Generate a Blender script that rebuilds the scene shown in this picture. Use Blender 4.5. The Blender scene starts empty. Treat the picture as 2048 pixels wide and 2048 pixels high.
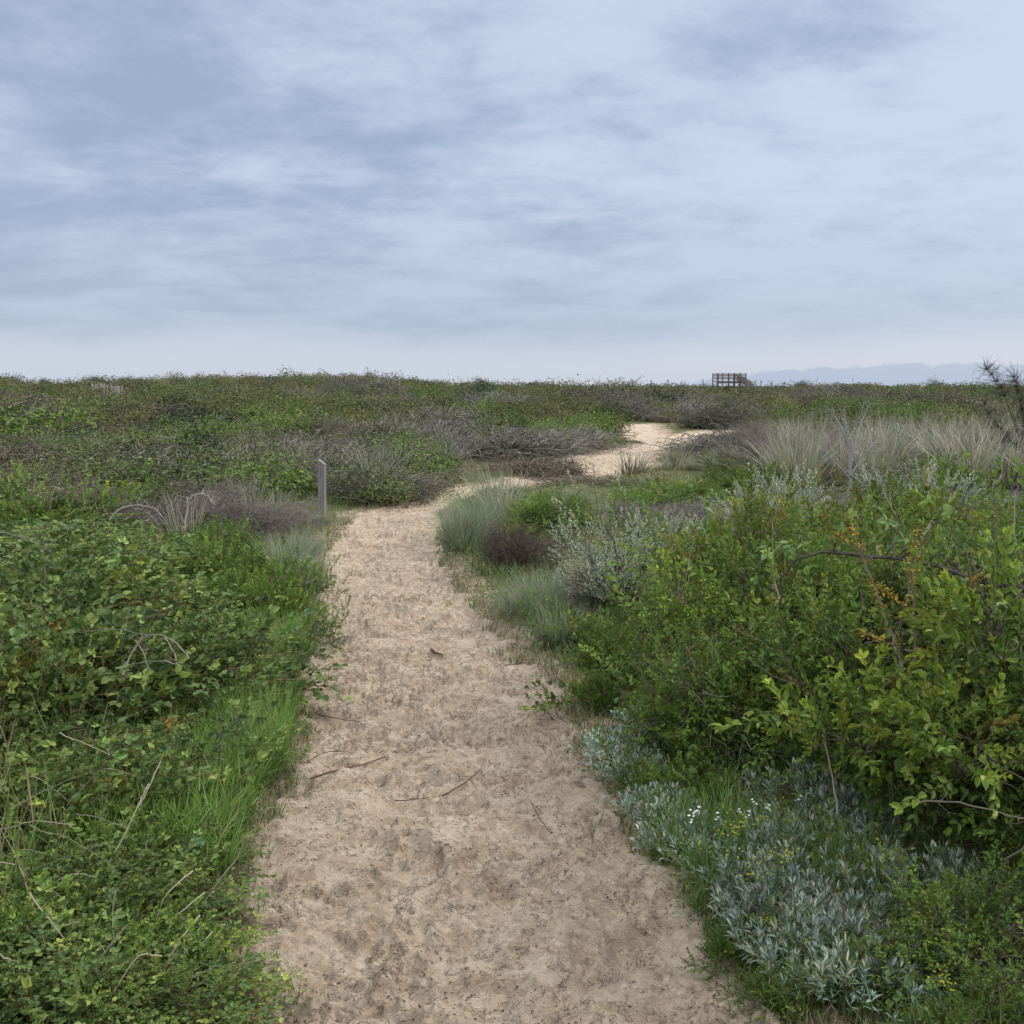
import bpy, math
import numpy as np
from mathutils import Vector

# ---------------------------------------------------------------- camera, sky, sun, exposure
S = bpy.context.scene
EYE, F, HOR = 1.6, 2048.0, 770.0          # eye height; focal length and horizon row in photo pixels
PITCH = math.atan((1024 - HOR) / F)
cam = bpy.data.cameras.new("camera"); cam_o = bpy.data.objects.new("camera", cam)
S.collection.objects.link(cam_o); S.camera = cam_o
cam_o.location = (0, 0, EYE); cam_o.rotation_euler = (math.pi / 2 - PITCH, 0, 0)
cam.sensor_width = 36; cam.sensor_fit = 'HORIZONTAL'; cam.lens = 36.0
cam.clip_start = 0.05; cam.clip_end = 20000

SUN_EL, SUN_AZ = math.radians(35), math.radians(72)      # azimuth clockwise from +Y (view direction)
world = bpy.data.worlds.new("World"); S.world = world; world.use_nodes = True
wn, wl = world.node_tree.nodes, world.node_tree.links
wn.clear()


def node(t, tree=None, **kw):
    n = (tree or wn).new(t)
    for k, v in kw.items():
        if k.startswith('i_'):
            n.inputs[k[2:]].default_value = v
        else:
            setattr(n, k, v)
    return n


def build_sky():
    out = node('ShaderNodeOutputWorld')
    sky = node('ShaderNodeTexSky', sky_type='NISHITA', sun_disc=False)
    sky.sun_elevation = SUN_EL; sky.sun_rotation = SUN_AZ
    bg1 = node('ShaderNodeBackground', i_Strength=0.1); wl.new(sky.outputs[0], bg1.inputs[0])
    tc = node('ShaderNodeTexCoord'); sep = node('ShaderNodeSeparateXYZ'); wl.new(tc.outputs['Generated'], sep.inputs[0])

    def m(op, a, b=None, c=None, clamp=False):
        n = node('ShaderNodeMath', operation=op, use_clamp=clamp)
        for i, v in enumerate((a, b, c)):
            if v is None: continue
            if isinstance(v, (int, float)): n.inputs[i].default_value = v
            else: wl.new(v, n.inputs[i])
        return n.outputs[0]

    def smooth(v, a, b, to0=0.0, to1=1.0):
        n = node('ShaderNodeMapRange', interpolation_type='SMOOTHSTEP')
        wl.new(v, n.inputs[0])
        n.inputs[1].default_value, n.inputs[2].default_value, n.inputs[3].default_value, n.inputs[4].default_value = a, b, to0, to1
        return n.outputs[0]

    def mix(f, a, b):
        n = node('ShaderNodeMix', data_type='RGBA')
        wl.new(f, n.inputs[0])
        for i, v in ((6, a), (7, b)):
            if isinstance(v, tuple): n.inputs[i].default_value = (*v, 1)
            else: wl.new(v, n.inputs[i])
        return n.outputs[2]
    x, y, z = sep.outputs
    zc = m('MAXIMUM', z, 0.0)
    den = m('ADD', zc, 0.17)
    px, py = m('DIVIDE', x, den), m('DIVIDE', y, den)
    cmb = node('ShaderNodeCombineXYZ'); wl.new(m('MULTIPLY', px, 0.85), cmb.inputs[0]); wl.new(py, cmb.inputs[1])

    def noise(scale, detail, rough, dist, off):
        n = node('ShaderNodeTexNoise'); mp = node('ShaderNodeMapping')
        mp.inputs['Location'].default_value = off
        wl.new(cmb.outputs[0], mp.inputs[0]); wl.new(mp.outputs[0], n.inputs['Vector'])
        n.inputs['Scale'].default_value = scale; n.inputs['Detail'].default_value = detail
        n.inputs['Roughness'].default_value = rough; n.inputs['Distortion'].default_value = dist
        return n.outputs[0]
    big = noise(0.9, 3, 0.5, 0.3, (3.1, 1.7, 0)); mid = noise(2.3, 5, 0.5, 0.25, (7.4, 2.2, 1)); fine = noise(5.0, 10, 0.70, 0.25, (1.3, 9.1, 2))
    v = m('ADD', m('ADD', m('MULTIPLY', big, 0.42), m('MULTIPLY', mid, 1.0)), m('MULTIPLY', fine, 0.72))
    v = m('ADD', v, m('MULTIPLY', x, 0.22))                    # clouds thinner to the right
    f = smooth(v, 0.75, 1.27)
    # flatten contrast near the horizon
    lowf = smooth(z, 0.03, 0.20)
    f = m('ADD', m('MULTIPLY', f, lowf), m('MULTIPLY', m('SUBTRACT', 1.0, lowf), m('ADD', 0.22, m('MULTIPLY', f, 0.3))))
    cloud = mix(f, (0.242, 0.305, 0.420), (0.430, 0.490, 0.610))
    # pale strip above the horizon, uneven
    az = m('ARCTAN2', x, y)
    def n1(scale, seed, detail=5):
        c = node('ShaderNodeCombineXYZ'); wl.new(az, c.inputs[0]); wl.new(m('MULTIPLY', z, 1.3), c.inputs[1]); c.inputs[2].default_value = seed
        n = node('ShaderNodeTexNoise'); wl.new(c.outputs[0], n.inputs['Vector']); n.inputs['Scale'].default_value = scale
        n.inputs['Detail'].default_value = detail; n.inputs['Roughness'].default_value = 0.6
        return n.outputs[0]
    zz = m('ADD', m('ADD', z, m('MULTIPLY', m('ABSOLUTE', m('ADD', az, -0.05)), -0.02)), m('MULTIPLY', m('SUBTRACT', n1(7, 3.3), 0.5), 0.03))
    strip = smooth(zz, 0.060, 0.014)
    cloud = mix(m('MULTIPLY', strip, 0.85), cloud, (0.45, 0.49, 0.57))
    # far blue cumulus bank on the right, low over the sea
    hgt = m('ADD', smooth(az, 0.02, 0.36, -0.010, 0.019), m('MULTIPLY', m('SUBTRACT', n1(38, 8.1, 8), 0.5), 0.017))
    bank = smooth(m('SUBTRACT', hgt, z), -0.0010, 0.0022)
    cloud = mix(m('MULTIPLY', bank, 0.75), cloud, (0.285, 0.36, 0.49))
    # the overcast is brighter overhead
    up = smooth(z, 0.34, 0.80, 1.0, 2.7)
    cloud = mix(smooth(z, 0.33, 0.6), cloud, (0.66, 0.69, 0.74))
    bg2 = node('ShaderNodeBackground'); wl.new(cloud, bg2.inputs[0]); wl.new(up, bg2.inputs[1])
    mx = node('ShaderNodeMixShader', i_Fac=0.9)
    wl.new(bg1.outputs[0], mx.inputs[1]); wl.new(bg2.outputs[0], mx.inputs[2]); wl.new(mx.outputs[0], out.inputs[0])


build_sky()
sun = bpy.data.lights.new("sun", 'SUN'); sun.energy = 1.5; sun.angle = math.radians(12); sun.color = (1.0, 0.95, 0.88)
sun_o = bpy.data.objects.new("sun", sun); S.collection.objects.link(sun_o)
sd = Vector((math.sin(SUN_AZ) * math.cos(SUN_EL), math.cos(SUN_AZ) * math.cos(SUN_EL), math.sin(SUN_EL)))
sun_o.rotation_euler = sd.to_track_quat('Z', 'Y').to_euler()
S.view_settings.view_transform = 'Standard'; S.view_settings.look = 'None'
S.view_settings.exposure = 0.50; S.view_settings.gamma = 1.0
S.cycles.max_bounces = 4; S.cycles.diffuse_bounces = 2; S.cycles.transmission_bounces = 2; S.cycles.glossy_bounces = 2

# ---------------------------------------------------------------- small numpy tools
def C(*a): return np.array(a, float)


def rs(a): return np.random.default_rng(a)


def sstep(a, b, x):
    t = np.clip((x - a) / (b - a), 0, 1); return t * t * (3 - 2 * t)


def vnoise(x, y, seed=0):
    xi, yi = np.floor(x).astype(np.int64), np.floor(y).astype(np.int64)
    fx, fy = x - xi, y - yi
    fx, fy = fx * fx * (3 - 2 * fx), fy * fy * (3 - 2 * fy)

    def h(a, b):
        n = (a * 374761393 + b * 668265263 + seed * 974711) & 0xFFFFFFFF
        n = ((n ^ (n >> 13)) * 1274126177) & 0xFFFFFFFF
        return ((n ^ (n >> 16)) & 0xFFFF) / 65535.0
    a, b, c, d = h(xi, yi), h(xi + 1, yi), h(xi, yi + 1), h(xi + 1, yi + 1)
    return (a * (1 - fx) + b * fx) * (1 - fy) + (c * (1 - fx) + d * fx) * fy


def fbm(x, y, seed=0, oct=4, g=0.5):
    s, a, t = 0, 1, 0
    for i in range(oct):
        s = s + a * vnoise(x * 2 ** i + 17.3 * i, y * 2 ** i - 9.1 * i, seed + i); t += a; a *= g
    return s / t


def ray(px, py):
    """photo pixel -> direction"""
    u, v = (px - 1024) / F, (1024 - py) / F
    return np.array([u, math.cos(PITCH) + v * math.sin(PITCH), -math.sin(PITCH) + v * math.cos(PITCH)])


def P(px, py, h=0.0):
    """point of the ground plane (height h) seen at photo pixel"""
    d = ray(px, py); t = (h - EYE) / d[2]
    return d[0] * t, d[1] * t


def PD(px, py, y):
    """point seen at photo pixel at distance y"""
    d = ray(px, py); t = y / d[1]
    return (d[0] * t, y, EYE + d[2] * t)


# ---------------------------------------------------------------- terrain
EDGE = [(2048, 509, 1569), (1908, 482, 1473), (1802, 475, 1346), (1696, 519, 1261), (1590, 572, 1219), (1484, 620, 1145),
        (1378, 636, 1124), (1325, 630, 1040), (1272, 625, 990), (1219, 640, 954), (1166, 652, 895), (1113, 647, 878), (1060, 689, 869),
        (1028, 731, 878), (1007, 790, 905), (990, 840, 960), (978, 905, 1060), (966, 990, 1130), (954, 1070, 1210), (933, 1125, 1275),
        (912, 1145, 1325), (896, 1225, 1335), (880, 1255, 1340), (869, 1248, 1322), (857, 1240, 1308), (850, 1262, 1290)]
ey, el, er = [], [], []
for (py_, l_, r_) in EDGE:
    X0, Y0 = P(l_, py_); X1, _ = P(r_, py_); ey.append(Y0); el.append(X0); er.append(X1)
ey = [-3.0, 1.0] + ey; el = [-0.75, -0.72] + el; er = [0.65, 0.66] + er
BR = [(902, 1330, 1336), (893, 1326, 1400), (884, 1330, 1470), (874, 1342, 1520), (866, 1390, 1500), (862, 1430, 1450)]
by, bl, br = [], [], []
for (py_, l_, r_) in BR:
    X0, Y0 = P(l_, py_); X1, _ = P(r_, py_); by.append(Y0); bl.append(X0); br.append(X1)


def inside(x, y):
    """lateral distance (m) inside the sand path: > 0 on sand"""
    L, R = np.interp(y, ey, el), np.interp(y, ey, er)
    k = 0.05 + 0.012 * np.clip(y, 0, 40)
    L = L + k * (fbm(y * 1.9, y * 0 + 2.2, 5, 4) - 0.5) * 2; R = R + k * (fbm(y * 1.9, y * 0 + 7.7, 9, 4) - 0.5) * 2
    s = np.minimum(x - L, R - x); s = np.where(y > ey[-1], -(y - ey[-1]) * 0.3 - 0.5, s)
    L2, R2 = np.interp(y, by, bl), np.interp(y, by, br)
    s2 = np.minimum(x - L2, R2 - x); s2 = np.where((y > by[-1]) | (y < by[0]), -3.0, s2)
    return np.maximum(s, s2)


CREST = [(-900, 752), (0, 752), (130, 760), (260, 754), (420, 749), (560, 746), (700, 746), (800, 753), (900, 759), (1100, 763), (1250, 765), (1400, 764),
         (1560, 767), (1700, 761), (1800, 765), (1950, 763), (2048, 762), (2900, 762)]
caz = [(p[0] - 1024) / F for p in CREST]; chh = [-0.28 + 165 * (HOR - p[1]) / F for p in CREST]


def base_h(x, y):
    d = np.hypot(x, y); a = x / np.maximum(y, 1e-3)
    a = np.where(y > 1, np.clip(a, -.9, .9), np.sign(x) * .9)
    h = np.interp(a, caz, chh) * sstep(38, 165, d)
    h = h - sstep(175, 330, d) * 5.0
    h = h + (fbm(x / 16, y / 16, 21, 3) - 0.5) * 0.9 * sstep(22, 60, d) * (1 - sstep(140, 170, d) * .6)
    s = inside(x, y)
    out = sstep(0.25, 1.6, -s) * (1 - sstep(14, 30, d))
    h = h + out * np.where(x > 0, 0.16, 0.06) + (fbm(x / 1.3, y / 1.3, 3, 3) - 0.5) * 0.10 * sstep(0.1, 0.8, -s)
    return h


def ground_h(x, y):
    s = inside(x, y)
    k = 1 + np.clip(y, 0, 40) * 0.04
    return base_h(x, y) + 0.018 - 0.085 * sstep(-0.10 * k, 0.14 * k, s)


# ---------------------------------------------------------------- mesh helpers
def new_mesh(name, V, Fq, mats, col=None, smooth=False, mi=None):
    me = bpy.data.meshes.new(name); V = np.asarray(V, np.float32); Fq = np.asarray(Fq, np.int32)
    k = Fq.shape[1]
    me.vertices.add(len(V)); me.vertices.foreach_set('co', V.ravel())
    me.loops.add(Fq.size); me.loops.foreach_set('vertex_index', Fq.ravel())
    me.polygons.add(len(Fq)); me.polygons.foreach_set('loop_start', np.arange(0, Fq.size, k, dtype=np.int32))
    me.polygons.foreach_set('use_smooth', np.full(len(Fq), smooth, bool))
    if mi is not None: me.polygons.foreach_set('material_index', mi.astype(np.int32))
    if col is not None:
        at = me.color_attributes.new('Col', 'FLOAT_COLOR', 'POINT')
        c = np.ones((len(V), 4), np.float32); c[:, :3] = col; at.data.foreach_set('color', c.ravel())
    for m in (mats if isinstance(mats, (list, tuple)) else [mats]): me.materials.append(m)
    me.update(calc_edges=True)
    return me


COLL = S.collection


def link(name, me, parent=None, loc=(0, 0, 0), rz=0, sc=(1, 1, 1)):
    o = bpy.data.objects.new(name, me); COLL.objects.link(o)
    o.location = loc; o.rotation_euler = (0, 0, rz); o.scale = sc
    if parent is not None: o.parent = parent
    return o


def tag(o, label, cat, group=None, kind=None):
    if label: o['label'] = label
    if cat: o['category'] = cat
    if group: o['group'] = group
    if kind: o['kind'] = kind
    return o


class Geo:
    def __init__(s): s.v, s.f, s.c, s.n = [], [], [], 0

    def add(s, v, f, c):
        v = np.asarray(v, np.float32).reshape(-1, 3); s.v.append(v); s.f.append(np.asarray(f) + s.n)
        c = np.asarray(c, np.float32)
        if c.ndim == 1: c = np.tile(c, (len(v), 1))
        s.c.append(c); s.n += len(v); return s

    def arr(s): return np.concatenate(s.v), np.concatenate(s.f), np.concatenate(s.c)

    def mesh(s, name, mats, smooth=False):
        v, f, c = s.arr(); return new_mesh(name, v, f, mats, c, smooth)


def norm(a): return a / np.maximum(np.linalg.norm(a, axis=-1, keepdims=True), 1e-9)


def basis(d, rng, roll=None):
    """rotation matrices whose Y axis is d; Z axis as far up as possible, then rolled"""
    d = norm(d); up = np.array([0, 0, 1.0]) + rng.normal(0, .25, d.shape)
    x = norm(np.cross(d, up)); z = np.cross(x, d)
    if roll is None: roll = rng.normal(0, .5, len(d))
    c, s_ = np.cos(roll)[:, None], np.sin(roll)[:, None]
    return np.stack([x * c + z * s_, d, z * c - x * s_], axis=2)


def scatter(geo, tmpls, pos, R, sc, tint, rng):
    """place random templates (v, f, c) with transforms, colours multiplied by tint"""
    pick = rng.integers(0, len(tmpls), len(pos))
    for k, (tv, tf, tcol) in enumerate(tmpls):
        i = np.nonzero(pick == k)[0]
        if not len(i): continue
        v = np.einsum('nij,kj->nki', R[i], tv) * sc[i, None, None] + pos[i, None, :]
        f = tf[None] + (np.arange(len(i)) * len(tv))[:, None, None]
        c = tcol[None] * tint[i, None, :]
        geo.add(v.reshape(-1, 3), f.reshape(-1, 4), c.reshape(-1, 3))


def tubes(geo, Pn, r, col, sides=3):
    """Pn (N,k,3) polylines, r (N,k) radii, col (N,3)"""
    N, k, _ = Pn.shape
    t = norm(np.gradient(Pn, axis=1)); ref = np.where(np.abs(t[..., 2:3]) > .9, np.array([1.0, 0, 0]), np.array([0, 0, 1.0]))
    a = norm(np.cross(t, ref)); b = np.cross(t, a)
    ang = np.arange(sides) * 2 * math.pi / sides
    v = Pn[:, :, None] + r[:, :, None, None] * (a[:, :, None] * np.cos(ang)[:, None] + b[:, :, None] * np.sin(ang)[:, None])
    idx = np.arange(N * k * sides).reshape(N, k, sides); nx = np.roll(idx, -1, 2)
    f = np.stack([idx[:, :-1], nx[:, :-1], nx[:, 1:], idx[:, 1:]], -1).reshape(-1, 4)
    c = np.repeat(col, k * sides, axis=0)
    geo.add(v.reshape(-1, 3), f, c)


def curve(a, b, k, rng, jit=0.08, sag=0.0):
    """N curved polylines from a to b"""
    t = np.linspace(0, 1, k)[None, :, None]; L = np.linalg.norm(b - a, axis=1)[:, None, None]
    w = np.sin(t * math.pi)
    m = rng.normal(0, jit, (len(a), 1, 3)) + rng.normal(0, jit * .35, (len(a), k, 3))
    p = a[:, None] * (1 - t) + b[:, None] * t + m * w * L
    p[..., 2] += (w * sag * L)[..., 0]
    return p


def blades(geo, pos, az, lean, ln, w, cb, ct, rng, seg=4, droop=1.0):
    """grass blades: pos (N,3), az, lean (0 upright), length, width, colour at base and tip"""
    N = len(pos); t = np.linspace(0, 1, seg + 1)
    ang = lean[:, None] + droop * (t[None] ** 1.5) * (0.35 + lean[:, None])
    ang = np.clip(ang, 0, 2.6)
    st = ln[:, None] / seg
    rr = np.concatenate([np.zeros((N, 1)), np.cumsum(np.sin(ang[:, :-1]) * st, 1)], 1)
    zz = np.concatenate([np.zeros((N, 1)), np.cumsum(np.cos(ang[:, :-1]) * st, 1)], 1)
    ca, sa = np.cos(az)[:, None], np.sin(az)[:, None]
    c = np.stack([pos[:, 0:1] + rr * ca, pos[:, 1:2] + rr * sa, pos[:, 2:3] + zz], -1)
    sang = az + math.pi / 2 + rng.normal(0, .6, N)
    side = np.stack([np.cos(sang), np.sin(sang), np.zeros(N)], -1)
    ww = (w[:, None] * (1 - t[None] ** 2 * .92) * .5)[..., None]
    v = np.stack([c - side[:, None] * ww, c + side[:, None] * ww], 2)
    idx = np.arange(N * (seg + 1) * 2).reshape(N, seg + 1, 2)
    f = np.stack([idx[:, :-1, 0], idx[:, :-1, 1], idx[:, 1:, 1], idx[:, 1:, 0]], -1).reshape(-1, 4)
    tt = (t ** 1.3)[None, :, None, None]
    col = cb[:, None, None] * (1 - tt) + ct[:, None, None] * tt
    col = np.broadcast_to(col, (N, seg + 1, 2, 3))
    geo.add(v.reshape(-1, 3), f, col.reshape(-1, 3))


def leaf(L, W, fold=.25, droop=.15, c=(1, 1, 1), kind='oval'):
    if kind == 'oval':
        v = [(0, 0, 0), (-W * .5, L * .32, fold * W * .5), (-W * .42, L * .72, fold * W * .4 - droop * L * .3), (0, L, -droop * L), (W * .42, L * .72, fold * W * .4 - droop * L * .3), (W * .5, L * .32, fold * W * .5)]
    elif kind == 'broad':       # bramble leaflet
        v = [(0, 0, 0), (-W * .55, L * .30, fold * W * .5), (-W * .40, L * .72, fold * W * .35 - droop * L * .4), (0, L, -droop * L), (W * .40, L * .72, fold * W * .35 - droop * L * .4), (W * .55, L * .30, fold * W * .5)]
    else:                       # narrow strap
        v = [(0, 0, 0), (-W * .5, L * .3, fold * W * .5), (-W * .5, L * .65, fold * W * .5 - droop * L * .3), (0, L, -droop * L), (W * .5, L * .65, fold * W * .5 - droop * L * .3), (W * .5, L * .3, fold * W * .5)]
    return np.array(v, float), np.array([(0, 3, 2, 1), (0, 5, 4, 3)]), np.tile(np.array(c, float), (6, 1))


# ---------------------------------------------------------------- materials
def mat_new(name):
    m = bpy.data.materials.new(name); m.use_nodes = True; nt = m.node_tree; nt.nodes.clear()
    return m, nt, nt.nodes, nt.links


def leaf_mat(name, rough=.45, trans=.25, var=.12, spec=.35):
    m, nt, n, l = mat_new(name)
    out = n.new('ShaderNodeOutputMaterial'); at = n.new('ShaderNodeAttribute'); at.attribute_name = 'Col'
    oi = n.new('ShaderNodeObjectInfo'); mu = n.new('ShaderNodeMix'); mu.data_type = 'RGBA'; mu.blend_type = 'MULTIPLY'; mu.inputs[0].default_value = 1
    l.new(at.outputs['Color'], mu.inputs[6]); l.new(oi.outputs['Color'], mu.inputs[7])
    hs = n.new('ShaderNodeHueSaturation'); mr = n.new('ShaderNodeMapRange'); mr.inputs[3].default_value = 1 - var; mr.inputs[4].default_value = 1 + var
    l.new(oi.outputs['Random'], mr.inputs[0]); l.new(mr.outputs[0], hs.inputs['Value']); l.new(mu.outputs[2], hs.inputs['Color'])
    p = n.new('ShaderNodeBsdfPrincipled'); p.inputs['Roughness'].default_value = rough; p.inputs['Specular IOR Level'].default_value = spec
    l.new(hs.outputs[0], p.inputs['Base Color'])
    if trans > 0:
        t = n.new('ShaderNodeBsdfTranslucent'); l.new(hs.outputs[0], t.inputs[0])
        mx = n.new('ShaderNodeMixShader'); mx.inputs[0].default_value = trans
        l.new(p.outputs[0], mx.inputs[1]); l.new(t.outputs[0], mx.inputs[2]); l.new(mx.outputs[0], out.inputs[0])
    else: l.new(p.outputs[0], out.inputs[0])
    return m


M_LEAF = leaf_mat('glossy_leaf', .5, .3, .10, .25)
M_SOFT = leaf_mat('matt_leaf', .75, .2, .12, .15)
M_GRASS = leaf_mat('grass_blade', .5, .3, .10, .35)
M_BARK = leaf_mat('bark', .9, 0, .15, .1)


def tex(nt, kind, scale, detail=5, rough=.6, dist=0, vec=None):
    t = nt.nodes.new(kind); t.inputs['Scale'].default_value = scale
    if kind == 'ShaderNodeTexNoise':
        t.inputs['Detail'].default_value = detail; t.inputs['Roughness'].default_value = rough; t.inputs['Distortion'].default_value = dist
    if vec is not None: nt.links.new(vec, t.inputs['Vector'])
    return t


def ramp(nt, src, stops):
    r = nt.nodes.new('ShaderNodeValToRGB'); nt.links.new(src, r.inputs[0])
    e = r.color_ramp.elements
    while len(e) < len(stops): e.new(.5)
    for i, (p, c) in enumerate(stops):
        e[i].position = p; e[i].color = (*c, 1) if isinstance(c, tuple) else (c, c, c, 1)
    return r.outputs[0]


def sand_material():
    m, nt, n, l = mat_new('trodden_sand')
    out = n.new('ShaderNodeOutputMaterial'); p = n.new('ShaderNodeBsdfPrincipled'); l.new(p.outputs[0], out.inputs[0])
    p.inputs['Roughness'].default_value = .95; p.inputs['Specular IOR Level'].default_value = .1
    tc = n.new('ShaderNodeTexCoord'); v = tc.outputs['Object']

    def mx(f, a, b, bt='MIX'):
        q = n.new('ShaderNodeMix'); q.data_type = 'RGBA'; q.blend_type = bt
        if isinstance(f, float): q.inputs[0].default_value = f
        else: l.new(f, q.inputs[0])
        for i, s_ in ((6, a), (7, b)):
            if isinstance(s_, tuple): q.inputs[i].default_value = (*s_, 1)
            else: l.new(s_, q.inputs[i])
        return q.outputs[2]
    damp = tex(nt, 'ShaderNodeTexNoise', 7.5, 8, .72, .5, v)
    big = tex(nt, 'ShaderNodeTexNoise', .8, 3, .5, 0, v)
    base = ramp(nt, damp.outputs[0], [(.36, (.48, .36, .252)), (.47, (.585, .455, .328)), (.58, (.70, .57, .43))])
    base = mx(ramp(nt, big.outputs[0], [(.40, 0.0), (.65, .4)]), base, (.50, .395, .29))
    # trodden-in plant litter: dark streaks and specks in patches
    mp = n.new('ShaderNodeMapping'); mp.inputs['Scale'].default_value = (1, 2.1, 1); mp.inputs['Rotation'].default_value = (0, 0, .25); l.new(v, mp.inputs[0])
    def line(scale, w, dist):      # thin curly marks where the noise crosses its mean
        t_ = tex(nt, 'ShaderNodeTexNoise', scale, 3, .6, dist, mp.outputs[0]); s1 = n.new('ShaderNodeMath'); s1.operation = 'SUBTRACT'; l.new(t_.outputs[0], s1.inputs[0]); s1.inputs[1].default_value = .5
        s2 = n.new('ShaderNodeMath'); s2.operation = 'ABSOLUTE'; l.new(s1.outputs[0], s2.inputs[0]); return ramp(nt, s2.outputs[0], [(w * .45, 1.0), (w, 0.0)])
    gate = ramp(nt, tex(nt, 'ShaderNodeTexNoise', 30, 2, .5, 0, v).outputs[0], [(.49, 0.0), (.55, 1.0)])
    mxl = n.new('ShaderNodeMath'); mxl.operation = 'MAXIMUM'; l.new(line(13, .020, 1.2), mxl.inputs[0]); l.new(line(34, .040, 1.4), mxl.inputs[1])
    gm = n.new('ShaderNodeMath'); gm.operation = 'MULTIPLY'; l.new(mxl.outputs[0], gm.inputs[0]); l.new(gate, gm.inputs[1])
    patch = tex(nt, 'ShaderNodeTexNoise', 4.5, 5, .65, .5, v)
    a = gm.outputs[0]; b = ramp(nt, patch.outputs[0], [(.36, 0.12), (.54, 1.0)])
    q = n.new('ShaderNodeMath'); q.operation = 'MULTIPLY'; l.new(a, q.inputs[0]); l.new(b, q.inputs[1])
    q2 = n.new('ShaderNodeMath'); q2.operation = 'MULTIPLY'; l.new(q.outputs[0], q2.inputs[0]); q2.inputs[1].default_value = .75
    base = mx(q2.outputs[0], base, (.12, .08, .055))
    gr = tex(nt, 'ShaderNodeTexNoise', 420, 2, .6, 0, v)
    base = mx(.30, base, ramp(nt, gr.outputs[0], [(.36, (.16, .13, .11)), (.5, (.5, .5, .5)), (.64, (.85, .82, .78))]), 'OVERLAY')
    l.new(base, p.inputs['Base Color'])
    b1 = tex(nt, 'ShaderNodeTexNoise', 34, 8, .72, .8, v); b2 = tex(nt, 'ShaderNodeTexNoise', 130, 4, .6, .3, v)
    ad = n.new('ShaderNodeMath'); ad.operation = 'MULTIPLY_ADD'; l.new(b2.outputs[0], ad.inputs[0]); ad.inputs[1].default_value = .35; l.new(b1.outputs[0], ad.inputs[2])
    bp = n.new('ShaderNodeBump'); bp.inputs['Strength'].default_value = 1.0; bp.inputs['Distance'].default_value = .055
    l.new(ad.outputs[0], bp.inputs['Height']); l.new(bp.outputs[0], p.inputs['Normal'])
    return m


def soil_material():
    m, nt, n, l = mat_new('dune_soil')
    out = n.new('ShaderNodeOutputMaterial'); p = n.new('ShaderNodeBsdfPrincipled'); l.new(p.outputs[0], out.inputs[0])
    p.inputs['Roughness'].default_value = 1; p.inputs['Specular IOR Level'].default_value = .05
    tc = n.new('ShaderNodeTexCoord'); v = tc.outputs['Object']
    a = tex(nt, 'ShaderNodeTexNoise', 7, 8, .7, .5, v); b = tex(nt, 'ShaderNodeTexNoise', .22, 4, .6, .3, v)
    c1 = ramp(nt, a.outputs[0], [(.32, (.06, .05, .03)), (.5, (.10, .095, .045)), (.66, (.20, .165, .11))])
    c2 = ramp(nt, a.outputs[0], [(.35, (.045, .06, .025)), (.6, (.10, .12, .05))])
    q = n.new('ShaderNodeMix'); q.data_type = 'RGBA'; l.new(ramp(nt, b.outputs[0], [(.4, 0.0), (.6, 1.0)]), q.inputs[0]); l.new(c1, q.inputs[6]); l.new(c2, q.inputs[7])
    # sand showing beside the path (mask stored on the sheet)
    at = n.new('ShaderNodeAttribute'); at.attribute_name = 'Col'; sp = n.new('ShaderNodeSeparateColor'); l.new(at.outputs['Color'], sp.inputs[0])
    e = tex(nt, 'ShaderNodeTexNoise', 14, 6, .7, .5, v)
    s_ = n.new('ShaderNodeMath'); s_.operation = 'ADD'; l.new(sp.outputs[0], s_.inputs[0]); l.new(e.outputs[0], s_.inputs[1])
    q2 = n.new('ShaderNodeMix'); q2.data_type = 'RGBA'; l.new(ramp(nt, s_.outputs[0], [(.85, 0.0), (1.08, 1.0)]), q2.inputs[0]); l.new(q.outputs[2], q2.inputs[6])
    l.new(ramp(nt, a.outputs[0], [(.35, (.22, .16, .11)), (.6, (.38, .29, .21))]), q2.inputs[7])
    l.new(q2.outputs[2], p.inputs['Base Color'])
    bp = n.new('ShaderNodeBump'); bp.inputs['Strength'].default_value = .8; bp.inputs['Distance'].default_value = .03
    l.new(tex(nt, 'ShaderNodeTexNoise', 30, 8, .7, .5, v).outputs[0], bp.inputs['Height']); l.new(bp.outputs[0], p.inputs['Normal'])
    return m


def wood_material(name, c0, c1):
    m, nt, n, l = mat_new(name)
    out = n.new('ShaderNodeOutputMaterial'); p = n.new('ShaderNodeBsdfPrincipled'); l.new(p.outputs[0], out.inputs[0]); p.inputs['Roughness'].default_value = .85
    tc = n.new('ShaderNodeTexCoord'); mp = n.new('ShaderNodeMapping'); mp.inputs['Scale'].default_value = (60, 60, 4); l.new(tc.outputs['Object'], mp.inputs[0])
    g = tex(nt, 'ShaderNodeTexNoise', 1, 6, .7, .4, mp.outputs[0]); l.new(ramp(nt, g.outputs[0], [(.3, c0), (.7, c1)]), p.inputs['Base Color'])
    bp = n.new('ShaderNodeBump'); bp.inputs['Strength'].default_value = .5; bp.inputs['Distance'].default_value = .004
    l.new(g.outputs[0], bp.inputs['Height']); l.new(bp.outputs[0], p.inputs['Normal'])
    return m


# ---------------------------------------------------------------- ground and path
def grid_mesh(name, X, Y, Z, mat, col=None, smooth=True):
    r, c = X.shape; idx = np.arange(r * c).reshape(r, c)
    f = np.stack([idx[:-1, :-1], idx[:-1, 1:], idx[1:, 1:], idx[1:, :-1]], -1).reshape(-1, 4)
    return new_mesh(name, np.stack([X, Y, Z], -1).reshape(-1, 3), f, mat, col, smooth)


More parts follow.
